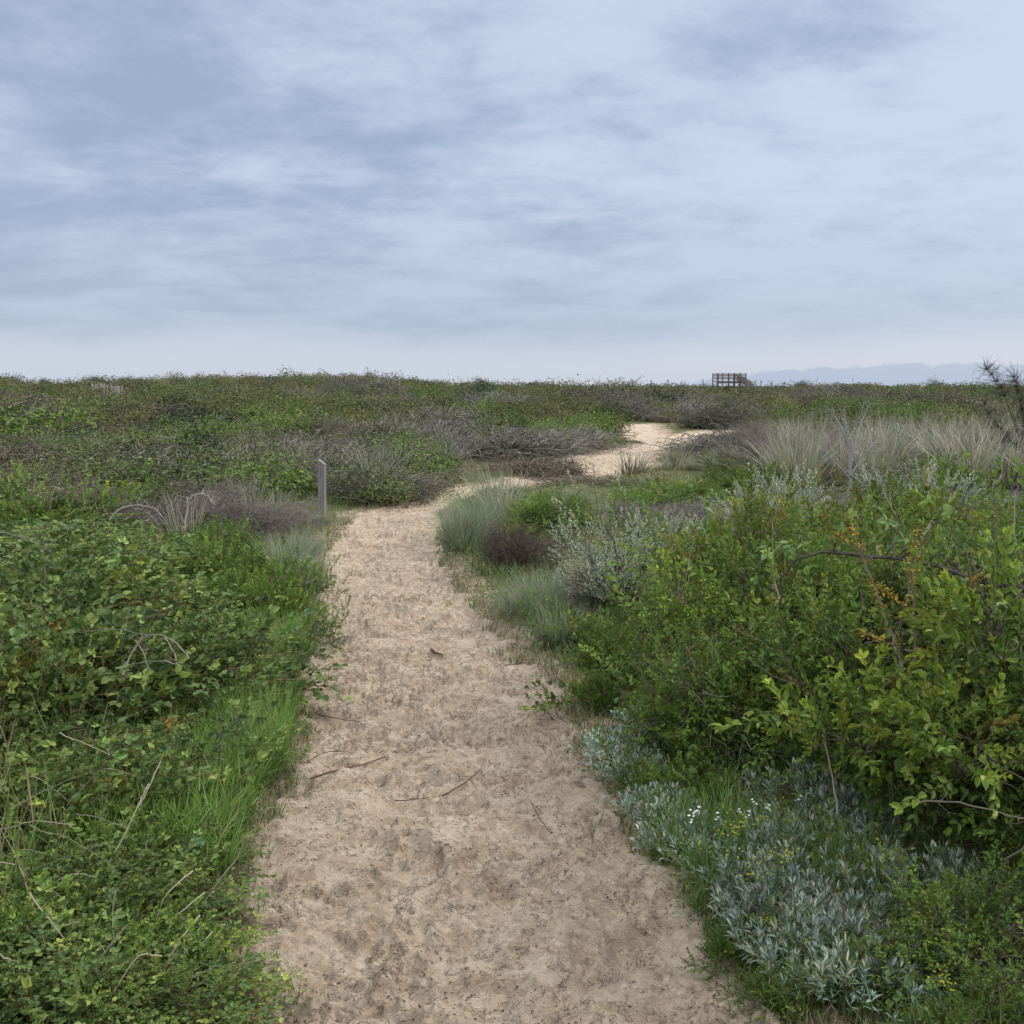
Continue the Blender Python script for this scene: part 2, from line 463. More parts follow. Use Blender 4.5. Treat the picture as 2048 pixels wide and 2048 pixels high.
def build_ground():
    ys = np.concatenate([np.linspace(-30, 0, 16)[:-1], np.linspace(0, 1.9, 20)[:-1], np.geomspace(1.9, 60, 620)[:-1], np.geomspace(60, 400, 150)[:-1], np.geomspace(400, 6000, 20)])
    u = np.linspace(-1, 1, 420); u = np.sign(u) * np.abs(u) ** 1.25
    W = np.maximum(np.abs(ys) * 0.95 + 4.0, 6) + 10 * (ys < 0)
    # columns follow the view wedge
    X = u[None] * W[:, None]; Y = np.repeat(ys[:, None], len(u), 1)
    Z = ground_h(X, Y)
    s = inside(X, Y); k = 1 + np.clip(Y, 0, 40) * .05
    mask = sstep(-.42, .05, s / k) * .75
    c = np.zeros((X.size, 3)); c[:, 0] = mask.ravel()
    o = link('ground', grid_mesh('ground', X, Y, Z, soil_material(), c)); o['kind'] = 'structure'


SAND = {}


def sand_z(x, y):
    """height of the trodden sand"""
    x, y = np.atleast_1d(x), np.atleast_1d(y); r_ = np.clip(np.searchsorted(SAND['y'], y), 0, len(SAND['y']) - 1); n = SAND['Z'].shape[1]
    c_ = np.clip(np.round((x - SAND['x0'][r_]) / (SAND['x1'][r_] - SAND['x0'][r_]) * (n - 1)).astype(int), 0, n - 1)
    return SAND['Z'][r_, c_]


def build_path():
    rng = rs(11)
    ys = np.concatenate([np.linspace(-2.5, 1.8, 40)[:-1], np.geomspace(1.8, 41, 1050)])
    L = np.interp(ys, ey, el); R = np.interp(ys, ey, er)
    L2 = np.interp(ys, by, bl); R2 = np.interp(ys, by, br); on = (ys > by[0]) & (ys < by[-1])
    R = np.where(on, np.maximum(R, R2), R)
    mg = .35 + .02 * np.clip(ys, 0, 50)
    u = np.linspace(0, 1, 330)[None]
    X = (L - mg)[:, None] * (1 - u) + (R + mg)[:, None] * u; Y = np.repeat(ys[:, None], X.shape[1], 1)
    Z = base_h(X, Y) * 0 + base_h(X, Y)
    near = 1 - sstep(16, 34, Y)
    wx, wy = X + (fbm(X * 6, Y * 6, 3, 2) - .5) * .12, Y + (fbm(X * 6, Y * 6, 4, 2) - .5) * .10
    rough_ = sstep(.38, .60, fbm(X * 3.3 + 5, Y * 3.3 + 5, 51, 3))
    D = (fbm(X * 2.2, Y * 2.2, 31, 3) - .5) * .05 + (fbm(wx * 6, wy * 8.5, 37, 3, .5) - .5) * .105          # hollows a hand wide
    c1, c2 = fbm(wx * 9, wy * 14, 41, 3, .55), fbm(wx * 21, wy * 33, 53, 3, .55)                              # creases, wide and fine
    D += -.024 * np.exp(-((c1 - .5) / .032) ** 2) * (.35 + .65 * rough_) - .014 * np.exp(-((c2 - .5) / .05) ** 2) * (.15 + .85 * rough_)
    D += (vnoise(wx * 38, wy * 55, 43) - .5) * .016 * (.25 + rough_) + (vnoise(wx * 85, wy * 110, 47) - .5) * .009 * rough_
    # footprints
    n = 620; fy = 1.6 + rng.random(n) ** 1.4 * 20; fx = np.interp(fy, ey, el) + (np.interp(fy, ey, er) - np.interp(fy, ey, el)) * rng.uniform(.04, .96, n)
    # the clearest prints of the photo first
    for i, (a, b, an) in enumerate([(735, 1768, .5), (1255, 1925, -.3), (815, 1960, .1), (985, 1870, .3), (1175, 1905, -.6), (1075, 2000, .2), (850, 1700, .4), (1000, 1770, 0)]):
        fx[i], fy[i] = P(a, b)
    an = rng.normal(0, 1.1, n) + math.pi / 2; ln = rng.uniform(.08, .15, n); wd = rng.uniform(.045, .07, n); dp = rng.uniform(.008, .022, n); dp[:8] = .030
    small = rng.random(n) < .65; small[:8] = False; ln = np.where(small, ln * .42, ln); wd = np.where(small, wd * .85, wd); dp = np.where(small, dp * .8, dp)
    for i in range(n):
        ex = ln[i] * 1.7; r0, r1 = np.searchsorted(ys, [fy[i] - ex, fy[i] + ex])
        if r1 <= r0: continue
        x, y = X[r0:r1] - fx[i], Y[r0:r1] - fy[i]
        a = x * math.cos(an[i]) + y * math.sin(an[i]); b = -x * math.sin(an[i]) + y * math.cos(an[i])
        wob = 1 + (fbm(X[r0:r1] * 22, Y[r0:r1] * 22, i, 2) - .5) * .9
        q = np.sqrt((a / ln[i]) ** 2 + (b / wd[i]) ** 2) * wob
        D[r0:r1] = D[r0:r1] * (1 - .35 * sstep(1.0, .7, q)) + (-dp[i] * sstep(1.08, .45, q) * (1 - .5 * a / ln[i]) + dp[i] * .6 * np.exp(-((q - 1.2) / .16) ** 2))
    Z = Z + D * (0.3 + .7 * near)
    s = inside(X, Y); k = 1 + np.clip(Y, 0, 40) * .04
    Z = Z - .02 * sstep(-.02, .4, s) - .13 * sstep(-.12 * k, -.34 * k, s)
    o = link('sand_path', grid_mesh('sand_path', X, Y, Z, sand_material())); o['kind'] = 'structure'
    SAND.update(y=ys, x0=X[:, 0], x1=X[:, -1], Z=Z)


build_ground(); build_path()


def gz(x, y): return float(ground_h(np.array([x * 1.0]), np.array([y * 1.0]))[0])


# ---------------------------------------------------------------- shrub builders
def C(*a): return np.array(a, float)


def sprig(rng, L, nl, lw, stemc, dark, bright, kind='oval', pairs=True, droop=.2, stemr=.0012, spread=1.0, tipbright=True):
    """a leafy shoot along +Y"""
    g = Geo(); k = 4
    pts = np.zeros((1, k, 3)); t = np.linspace(0, 1, k); pts[0, :, 1] = t * L; pts[0, :, 2] = np.sin(t * 2) * L * .06; pts[0, :, 0] = t ** 2 * L * rng.normal(0, .08)
    tubes(g, pts, np.full((1, k), stemr) * (1 - .6 * t)[None], np.array([stemc]), 3)
    n = nl; pos, d, sc, ti = [], [], [], []
    for i in range(n):
        u = (i + .6) / n
        y = u * L; az0 = i * 1.57 + rng.normal(0, .3)
        for s_ in ((0, math.pi) if pairs else (0,)):
            az = az0 + s_; op = spread * (1.05 - .55 * u) + rng.normal(0, .15)
            d.append((math.cos(az) * math.sin(op), math.cos(op), math.sin(az) * math.sin(op) + .15)); pos.append((0, y, math.sin(u * 2) * L * .06))
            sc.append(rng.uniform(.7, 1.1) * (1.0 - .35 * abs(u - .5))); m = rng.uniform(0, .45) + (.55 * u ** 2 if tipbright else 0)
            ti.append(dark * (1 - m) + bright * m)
    for _ in range(2):
        d.append((rng.normal(0, .25), 1, rng.normal(0, .25))); pos.append((0, L * .97, L * .05)); sc.append(.65); ti.append(bright)
    pos, d, sc, ti = map(lambda a: np.array(a, float), (pos, d, sc, ti))
    tl = [leaf(lw[0], lw[1], .3, droop, kind=kind), leaf(lw[0] * .85, lw[1] * 1.05, .15, droop * 1.8, kind=kind)]
    scatter(g, tl, pos, basis(d, rng), sc, ti, rng)
    return g.arr()


def trifol(rng, s, dark, bright, red=0.0):
    """bramble shoot: arching cane piece with leaves of three leaflets"""
    g = Geo(); L = .22; k = 5; t = np.linspace(0, 1, k); pts = np.zeros((1, k, 3)); pts[0, :, 1] = t * L; pts[0, :, 2] = .04 * np.sin(t * 3)
    tubes(g, pts, np.full((1, k), .0016), np.array([C(.13, .10, .05)]), 3)
    pos, d, sc, ti, rl = [], [], [], [], []
    for i in range(5):
        u = (i + .5) / 5; az = (i % 2) * math.pi + rng.normal(0, .5); base = np.array([0, u * L, .04 * math.sin(u * 3)])
        pd = np.array([math.cos(az) * .8, .5, .55 + rng.normal(0, .2)]); pl = rng.uniform(.025, .05)
        tip = base + norm(pd) * pl
        tubes(g, np.stack([base, tip])[None], np.array([[.0009, .0009]]), np.array([C(.12, .13, .05)]), 3)
        m = rng.uniform(0, 1) ** 1.5; c = dark * (1 - m) + bright * m
        if rng.random() < red: c = C(.15, .10, .055)
        elif rng.random() < .012: c = C(.42, .33, .04)
        fd = norm(np.array([pd[0], pd[1], .05])); sd_ = norm(np.cross(fd, [0, 0, 1]))
        for w, q in ((0, 1.0), (1, .8), (-1, .8)):
            dd = fd * (1 if w == 0 else .25) + sd_ * w
            pos.append(tip); d.append(dd + np.array([0, 0, rng.normal(0, .22)])); sc.append(s * q * rng.uniform(.8, 1.15)); ti.append(c * rng.uniform(.9, 1.1)); rl.append(rng.normal(0, .25))
    pos, d, sc, ti = map(lambda a: np.array(a, float), (pos, d, sc, ti))
    tl = [leaf(1.0, .78, .35, .18, kind='broad'), leaf(.95, .7, .15, .35, kind='broad')]
    scatter(g, tl, pos, basis(d, rng, np.array(rl)), sc, ti, rng)
    return g.arr()


def crown_points(rng, N, r, seed, shell=.35, low=-.25, lump=.35, out=.10):
    """points in a lumpy dome of semi-axes r; returns points and outward directions. The dome stands on z = 0"""
    d = norm(rng.normal(size=(N * 3, 3))); d = d[d[:, 2] > low][:N]
    a = np.arctan2(d[:, 1], d[:, 0])
    lum = 1 + lump * (fbm(a * 1.1 + 5, d[:, 2] * 2.3 + 9, seed, 3) - .5) * 2 + lump * .8 * (vnoise(a * 3.2 + 40, d[:, 2] * 5 + 3, seed + 7) - .5)
    u = (1 - shell) + shell * rng.random(len(d)) ** .5
    u *= 1 - (rng.random(len(d)) < .25) * rng.random(len(d)) * .5
    u *= 1 + (rng.random(len(d)) < out) * rng.random(len(d)) * .26
    big = norm(rng.normal(size=(7, 3)) * C(1, 1, .6)); dt = d @ big.T                 # a few heaped shoulders and hollows
    lum = lum * (1 + lump * .9 * ((dt > .72) * (dt - .72) / .28 * np.array([1, 1, 1, 1, -1, -1, -1])).sum(1)).clip(.45, 1.6)
    p = d * np.array(r) * (lum * u)[:, None]; p[:, 2] += r[2] * .30; p[:, 2] *= 1 / 1.3
    p[:, 2] = np.abs(p[:, 2]) + .01
    nrm = norm(d / np.array(r)); return p, nrm


def limbs(geo, tips, base_r, H, rng, n1=7, n2=40, col=C(.12, .10, .08), r0=.012, sides=4, jit=.1, tipcol=None, rt=.0016):
    """woody frame from the ground to every tip"""
    ii = rng.choice(len(tips), min(n2, len(tips)), False); sec = tips[ii] * C(.72, .72, .70) + rng.normal(0, .02 * H, (len(ii), 3))
    jj = rng.choice(len(sec), min(n1, len(sec)), False); pri = sec[jj] * C(.42, .42, .50)
    b0 = pri * C(.22, .22, 0); b0[:, 2] = -.03
    cc = lambda n, a: col * rng.uniform(.75, 1.25, (n, 1)) * a
    tubes(geo, curve(b0, pri, 5, rng, jit), np.linspace(r0, r0 * .75, 5)[None].repeat(len(pri), 0), cc(len(pri), 1), sides)
    near = ((sec[:, None] - pri[None]) ** 2).sum(-1).argmin(1)
    tubes(geo, curve(pri[near], sec, 5, rng, jit), np.linspace(r0 * .6, r0 * .3, 5)[None].repeat(len(sec), 0), cc(len(sec), 1), sides)
    near = ((tips[:, None] - sec[None]) ** 2).sum(-1).argmin(1)
    c3 = cc(len(tips), 1) if tipcol is None else tipcol * rng.uniform(.75, 1.25, (len(tips), 1))
    tubes(geo, curve(sec[near], tips, 4, rng, jit), np.linspace(r0 * .22, rt, 4)[None].repeat(len(tips), 0), c3, 3)


def tipdirs(nrm, rng, up=.45, j=.35): return norm(nrm + np.array([0, 0, up]) + rng.normal(0, j, nrm.shape))


def tints(rng, N, lo=.75, hi=1.25, hue=.08):
    b = rng.uniform(lo, hi, (N, 1)); h = rng.normal(0, hue, (N, 1))
    return b * np.concatenate([1 + h, np.ones((N, 1)), 1 - h], 1)


SPR = {}
def sprigs_for(kind):
    if kind in SPR: return SPR[kind]
    r = rs(hash_(kind))
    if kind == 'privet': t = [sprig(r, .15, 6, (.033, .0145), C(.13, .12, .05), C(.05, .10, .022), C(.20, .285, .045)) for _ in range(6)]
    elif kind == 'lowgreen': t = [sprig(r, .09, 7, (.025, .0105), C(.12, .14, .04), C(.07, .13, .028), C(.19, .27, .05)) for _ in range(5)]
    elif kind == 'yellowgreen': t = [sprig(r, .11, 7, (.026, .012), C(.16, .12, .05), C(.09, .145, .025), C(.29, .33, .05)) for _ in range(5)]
    elif kind == 'bramble': t = [trifol(r, .025 + .0034 * q_, C(.075, .125, .03), C(.26, .33, .08), .045) for q_ in range(8)]
    elif kind == 'buckthorn': t = [sprig(r, .13, 14, (.030, .0072), C(.10, .075, .06), C(.30, .34, .23), C(.50, .54, .38), 'strap', False, .1, .002, .9, False) for _ in range(5)]
    elif kind == 'silver': t = [sprig(r, .07, 4, (.050, .0056), C(.2, .2, .14), C(.14, .20, .12), C(.50, .54, .46), 'strap', True, .25, .0015, 1.15, False) for _ in range(5)]
    SPR[kind] = t; return t


def hash_(s): return sum(ord(c) * (i + 7) for i, c in enumerate(s)) % 100000


def leafy_bush(kind, seed, r, N, stem=C(.13, .11, .08), mat=None, shell=.45, lump=.6, sc=1.0, n2=60, up=.5, low=-.25, r0=.012, extra=0):
    """returns (foliage mesh, branches mesh)"""
    rng = rs(seed); p, nm = crown_points(rng, N, r, seed, shell, low, lump if kind != 'buckthorn' else .4)
    if kind == 'buckthorn': nm = norm(nm * C(1.3, 1.3, .6))
    g = Geo(); R = basis(tipdirs(nm, rng, up, .35 if kind in ('silver', 'buckthorn') else .65), rng)
    zn = (fbm(p[:, 0] * 4 + 50, p[:, 1] * 4 + p[:, 2] * 4 + 50, seed, 2) - .5)[:, None] * 2
    grey_ = kind in ('silver', 'buckthorn'); zone = (1 + (.3 if grey_ else .75) * zn) * (1 + C(.14, .0, -.05) * zn * (not grey_))
    zone = np.where(rng.random((len(p), 1)) < (0 if grey_ else .025), C(1.15, .62, .85), zone.clip(.5, 1.8))
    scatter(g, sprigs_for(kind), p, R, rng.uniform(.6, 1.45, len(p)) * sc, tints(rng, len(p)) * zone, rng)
    b = Geo(); sel = rng.choice(len(p), min(len(p), N // 3 + extra), False)
    limbs(b, p[sel], r, r[2], rng, 9, n2, stem, r0)
    if extra:       # bare twigs standing out of the leaves
        q, nq = crown_points(rng, extra, np.array(r) * 1.12, seed + 1, .2, .1, lump)
        limbs(b, q, r, r[2], rng, 8, 30, stem * 1.25, r0)
    return g.mesh('foliage', mat or M_LEAF), b.mesh('branches', M_BARK)


def bare_bush(seed, r, N, col, tipcol, leafc=None, nleaf=0, n2=80, r0=.008, rt=.0014, bud=.012, mat=None):
    rng = rs(seed); p, nm = crown_points(rng, N, r, seed, .75, -.2, .6)
    b = Geo(); limbs(b, p, r, r[2], rng, 14, n2, col, r0, 3, .27, tipcol, rt)
    # side twiglets
    k = rng.integers(0, len(p), N * 3); a = p[k] * rng.uniform(.75, 1, (len(k), 1)); e = a + tipdirs(nm[k], rng, .3, .9) * rng.uniform(.03, .13, (len(k), 1))
    tubes(b, curve(a, e, 3, rng, .1), np.linspace(rt, rt * .7, 3)[None].repeat(len(a), 0), tipcol * rng.uniform(.7, 1.3, (len(a), 1)), 3)
    br = b.mesh('branches', M_BARK)
    if not nleaf: return None, br
    g = Geo(); k = rng.integers(0, len(e), nleaf); pos = e[k] + rng.normal(0, .01, (nleaf, 3))
    scatter(g, [leaf(bud, bud * .5), leaf(bud * .8, bud * .5, .1, .3)], pos, basis(rng.normal(size=(nleaf, 3)), rng), rng.uniform(.7, 1.3, nleaf), tints(rng, nleaf) * leafc, rng)
    return g.mesh('foliage', mat or M_SOFT), br


def place(name, meshes, x, y, sc, rz, label, cat, group=None, zoff=0.0, parts=('foliage', 'branches'), color=None):
    e = bpy.data.objects.new(name, None); COLL.objects.link(e); e.empty_display_size = .1
    e.location = (x, y, gz(x, y) + zoff); e.rotation_euler = (0, 0, rz); e.scale = sc if isinstance(sc, tuple) else (sc,) * 3
    tag(e, label, cat, group)
    for nm, me in zip(parts, meshes):
        if me is None: continue
        o = bpy.data.objects.new(nm, me); COLL.objects.link(o); o.parent = e
        if color: o.color = (*color, 1)
    return e


# ================================================================= RIGHT SIDE, NEAR
PRIV = [leafy_bush('privet', 101 + i, (.62, .62, .62), 1250, shell=.6, extra=110, stem=C(.19, .16, .12), up=.2) for i in range(3)]
YEL = [leafy_bush('yellowgreen', 131 + i, (.5, .5, .5), 1100, shell=.6, extra=80, up=.25) for i in range(2)]
LOW = [leafy_bush('lowgreen', 141 + i, (.34, .34, .26), 800, shell=.65, mat=M_LEAF, lump=.8) for i in range(2)]
BRAM = [leafy_bush('bramble', 151 + i, (.55, .55, .38), 680, stem=C(.15, .09, .06), shell=.45, up=.6, extra=110, r0=.006) for i in range(3)]
BUCK = [leafy_bush('buckthorn', 161 + i, (.5, .5, .5), 640, stem=C(.075, .06, .055), mat=M_SOFT, shell=.7, up=.7, extra=40, r0=.014) for i in range(2)]
SILV = [leafy_bush('silver', 171 + i, (.30, .30, .11), 165, stem=C(.2, .18, .12), mat=M_SOFT, shell=.35, up=1.3, lump=.2, low=0.0, r0=.002) for i in range(2)]
BARE = [bare_bush(181 + i, (.5, .5, .45), 900, C(.10, .085, .075), C(.19, .165, .15), C(.12, .10, .05), 500) for i in range(2)]
DARK = [bare_bush(191 + i, (.42, .42, .42), 1000, C(.07, .06, .05), C(.12, .095, .08), C(.19, .13, .05), 2200, bud=.012) for i in range(1)]

for k, (a, b, D, sx, sz, lb) in enumerate([(2010, 1300, 3.1, .36, .3, 'bramble leaves hanging in the privet at the right edge'), (1960, 1180, 4.2, .6, .6, 'bramble growing through the shrubs under the long cane'), (2060, 1450, 2.9, .25, .28, 'bramble sprays low in the privet at the right edge')]):
    place('bramble_bush', BRAM[k], (a - 1024) / F * D, D, (sx, sx, sz), k * 2.0, lb, 'bramble', 'brambles of the right thicket', zoff=.40)
GP = 'privet bushes on the right bank'
for (i, x, y, sx, sz, rz, lb) in [
    (0, 1.98, 3.05, 1.00, 1.12, .3, 'big privet bush at the right edge, dark hollow under its branches'),
    (1, 1.42, 3.95, .95, .98, 1.9, 'dense dark green privet bush directly behind the silver-leaved mat'),
    (2, 2.35, 4.0, 1.1, 1.15, 4.0, 'privet bush behind the orange-lichened dead branches'),
    (0, .86, 4.30, .62, .62, 2.2, 'small low privet bush nearest the sand path'),
    (1, 1.35, 4.85, .95, 1.02, 5.1, 'privet bush with yellowish tips beside the silvery thorn bush'),
    (2, 3.0, 4.9, 1.1, 1.12, .9, 'tall privet bush under the arching bramble cane'),
    (0, 2.1, 5.3, 1.0, 1.05, 3.3, 'privet bush in the middle of the thicket, below the pale twigs'),
    (1, 3.3, 3.7, 1.1, 1.25, 2.9, 'privet bush mostly cut off by the right edge'),
    (2, 1.02, 5.0, .72, .78, 0.2, 'rounded privet bush above the brown ferny litter'),
    (1, 1.22, 2.50, .40, .36, 0.7, 'knee-high glossy-leaved privet at the lower right corner'),
    (2, 1.72, 2.75, .40, .40, 2.7, 'small glossy privet in the shade under the big one'),
    (0, 1.05, 2.2, .2, .2, 4.7, 'smallest privet shoot at the bottom edge below the silver mat'),
    (0, 2.35, 2.35, .72, 1.12, 1.2, 'nearest privet bush at the lower right corner'),
]:
    place('privet_bush', PRIV[i], x, y, (sx, sx, sz), rz, lb, 'bush', GP)
for (i, x, y, s_, rz, lb) in [
    (0, 1.30, 5.75, .95, .4, 'yellow-green privet top beside the silvery thorn bush'),
    (1, 1.72, 4.6, .85, 2.4, 'yellow-green shoots standing over the dark privet'),
    (0, 2.75, 4.35, .8, 3.6, 'bright yellow-green shoots right of the lichened branches'),
    (1, 2.6, 6.2, 1.0, 1.1, 'olive bush behind the bramble cane'),
]:
    place('yellow_green_bush', YEL[i], x, y, (s_, s_, s_ * 1.1), rz, lb, 'bush', 'yellow-green bushes on the right bank', zoff=.12)

for k, (x, y, z, lb) in enumerate([(1.30, 2.85, .42, 'nearest bright yellow-green leafy spray at the right edge over the hollow'), (1.52, 3.05, .62, 'bright yellow-green spray above the nearest one at the right edge'), (1.14, 3.20, .36, 'yellow-green spray left of the nearest one, over the silver mat')]):
    place('leafy_spray', leafy_bush('yellowgreen', 139 + k, (.20, .20, .13), 75, sc=1.35, n2=12, r0=.005, up=.3), x, y, 1.0, k * 2.2, lb, 'branch', 'yellow-green sprays of the big privet', zoff=z, color=(.85, .95, .9))
rng = rs(7)
SW = ['outermost on the sand rim below the seedling', 'on the sand rim above the hanging grass', 'between hanging grass and yellow flowers', 'just below the yellow flowers', 'on the sand rim at the middle of the mat',
      'lowest on the sand rim', 'left of the middle of the big mat', 'in the centre of the big mat', 'under the pale upright stem', 'top of the big mat against the privet', 'low in the big mat', 'right of centre in the big mat',
      'right side of the mat towards the corner', 'in the shade at the right of the mat', 'behind the yellow flowers', 'pale tuft high on the rim by the low privet', 'small tuft nearest the reddish seedling', 'small tuft deep under the low privet', 'tuft hidden behind the upper yellow flowers', 'last tuft of the mat']
sil = [(1265, 1545), (1325, 1625), (1385, 1690), (1520, 1790), (1570, 1870), (1670, 1950), (1590, 1790), (1640, 1850), (1680, 1700), (1640, 1650), (1740, 1930), (1750, 1810),
       (1840, 1910), (1930, 1850), (1600, 1720), (1320, 1450), (1225, 1500), (1290, 1490), (1460, 1530)]
for k, (a, b) in enumerate(sil):
    x, y = P(a, b, .05); s_ = .5 if k in (0, 1, 2, 15, 16, 17, 18) else .64
    place('silver_leaved_plant', SILV[k % 2], x, y, (s_, s_, s_ * 1.1), rng.uniform(0, 6), 'silver-grey felted plant ' + SW[k], 'plant', 'silver mat plants beside the sand path', color=(1.35, 1.35, 1.4) if k in (0, 1, 2, 15, 16) else None)
for k, (a, b, s_, lb) in enumerate([(1475, 1890, .28, 'small bright green sprig clump at the sandy rim of the silver mat'), (1640, 1770, .35, 'green shoots poking up in the middle of the silver mat'),
                                    (1290, 1580, .28, 'low green plant between the upper silver tufts'), (1390, 1600, .4, 'low green plant under the yellow flowers'), (1700, 1960, .3, 'green shoots at the lower rim of the silver mat'),
                                    (1210, 1410, .45, 'low green plant at the path edge by the reddish seedling'), (1230, 1340, .6, 'low green plant under the small privet bush'), 
                                    (1160, 1290, .5, 'green herb in the brown litter at the path edge'), (1450, 1500, .9, 'low leafy plant in front of the dark privet bush'), (1360, 1490, .55, 'leafy plant behind the uppermost silver tuft'), (1540, 1800, .28, 'yellow-green shoot left of the centre of the silver mat'), (1750, 1860, .34, 'green shoot at the right of the silver mat'), (1600, 1900, .26, 'small green shoot low in the silver mat'), (1690, 1740, .3, 'green shoot under the pale stem'), (1560, 1990, .25, 'green sprig below the silver mat on the sand rim')]):
    x, y = P(a, b, .03); place('low_green_plant', LOW[k % 2], x, y, (s_, s_, s_ * 1.1), k * 1.3, lb, 'plant', 'low green plants of the right bank')

# middle right: thorn bushes, bare bushes
for k, (i, a, b, s_, sz, lb) in enumerate([(0, 1255, 1245, .86, .98, 'silvery grey-green thorn bush with dark twigs beside the path'), (1, 1180, 1210, .55, .6, 'low silvery thorn bush with twigs trailing towards the sand'),
                                           (1, 1560, 1130, 1.0, .95, 'grey-leaved thorn bush behind the yellow-green privet'), (0, 1850, 1110, 1.0, .95, 'grey-leaved thorn bush by the right-hand shrubs'), (1, 1330, 1160, .7, .8, 'silvery thorn bush second back from the path')]):
    x, y = P(a, b); place('thorn_bush', BUCK[i], x, y, (s_, s_, s_ * sz / .9), k * 2.1, lb, 'bush', 'silvery thorn bushes of the right bank')
for k, (i, a, b, s_, sz, lb) in enumerate([(0, 1195, 1235, .62, .72, 'purplish grey leafless bush under the silvery thorn bush'), (1, 1420, 1100, 1.2, .7, 'leafless grey-brown bush behind the yellow-green privet'),
                                           (0, 1640, 1085, 1.3, .8, 'leafless grey bush below the pale marram'), (1, 1330, 1090, 1.0, .5, 'low twiggy brown bush left of the marram'), (0, 1790, 1060, 1.3, .9, 'leafless bush near the pale forked dead tree'),
                                           (1, 1950, 1120, 1.2, .95, 'tall leafless bush near the right edge')]):
    x, y = P(a, b); place('bare_bush', BARE[i], x, y, (s_, s_, sz), k * 1.7, lb, 'bush', 'leafless bushes of the right bank')
x, y = P(1035, 1150); place('dark_twiggy_bush', DARK[0], x, y, (.82, .82, .98), .5, 'dark twiggy bush with rusty buds beside the marram tuft', 'bush')
for k, (a, b, s_, sz, lb, i) in enumerate([(1110, 1090, .95, .62, 'bright green bush behind the dark twiggy bush', 0), (1380, 1035, 1.2, .55, 'bright green bush below the pale marram', 1), (1480, 1010, 1.3, .6, 'bright green bush left of the marram thicket', 0),
                                           (1300, 1060, 1.0, .5, 'low bright green bush near the bend of the path', 1), (1900, 1025, 1.1, .8, 'green and rust bush in front of the marram at the right', 0),
                                           (2000, 1180, 1.2, .95, 'leafy bush at the right edge beside the bramble cane', 1), (1760, 1150, 1.1, .9, 'leafy bush behind the orange lichen', 0)]):
    x, y = P(a, b); place('bright_bush', YEL[i], x, y, (s_ * .9, s_ * .9, sz * .9), k, lb, 'bush', 'bright green bushes beyond the thorn bushes', color=(.75, .95, .85))


# ---- marram
def marram_mesh(seed, n, H, spread, pale, droop=1.0, R=.13, w=.0042, lean=.28):
    r = rs(seed); g = Geo()
    a = r.uniform(0, 6.283, n); q = r.random(n) ** .5 * R
    pos = np.stack([np.cos(a) * q, np.sin(a) * q, np.full(n, -.02)], -1)
    az = a + r.normal(0, .7, n); ln = H * r.uniform(.55, 1.15, n); le = np.abs(r.normal(0, lean, n)) * spread
    m = (r.random(n) < pale)[:, None]
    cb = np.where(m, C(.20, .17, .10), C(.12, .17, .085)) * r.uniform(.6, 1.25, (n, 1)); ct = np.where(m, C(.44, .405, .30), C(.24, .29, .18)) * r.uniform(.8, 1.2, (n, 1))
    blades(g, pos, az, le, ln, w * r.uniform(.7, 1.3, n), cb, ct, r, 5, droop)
    return g.mesh('marram', M_GRASS)


MAR_G = [marram_mesh(200 + i, 900, .62, 1.6, .22, 1.3, .22) for i in range(2)]
MAR_P = [marram_mesh(210 + i, 130, .84, 1.6, .68, .9, .18, .0115) for i in range(4)]
MAR_L = [marram_mesh(220 + i, 700, .42, 1.9, .25, 1.5, .2) for i in range(2)]


def one(name, me, x, y, sc, rz, label, cat, group=None, zoff=0.0, color=None, tilt=(0, 0)):
    o = link(name, me, None, (x, y, gz(x, y) + zoff), rz, sc if isinstance(sc, tuple) else (sc,) * 3)
    o.rotation_euler = (tilt[0], tilt[1], rz)
    if color: o.color = (*color, 1)
    return tag(o, label, cat, group)


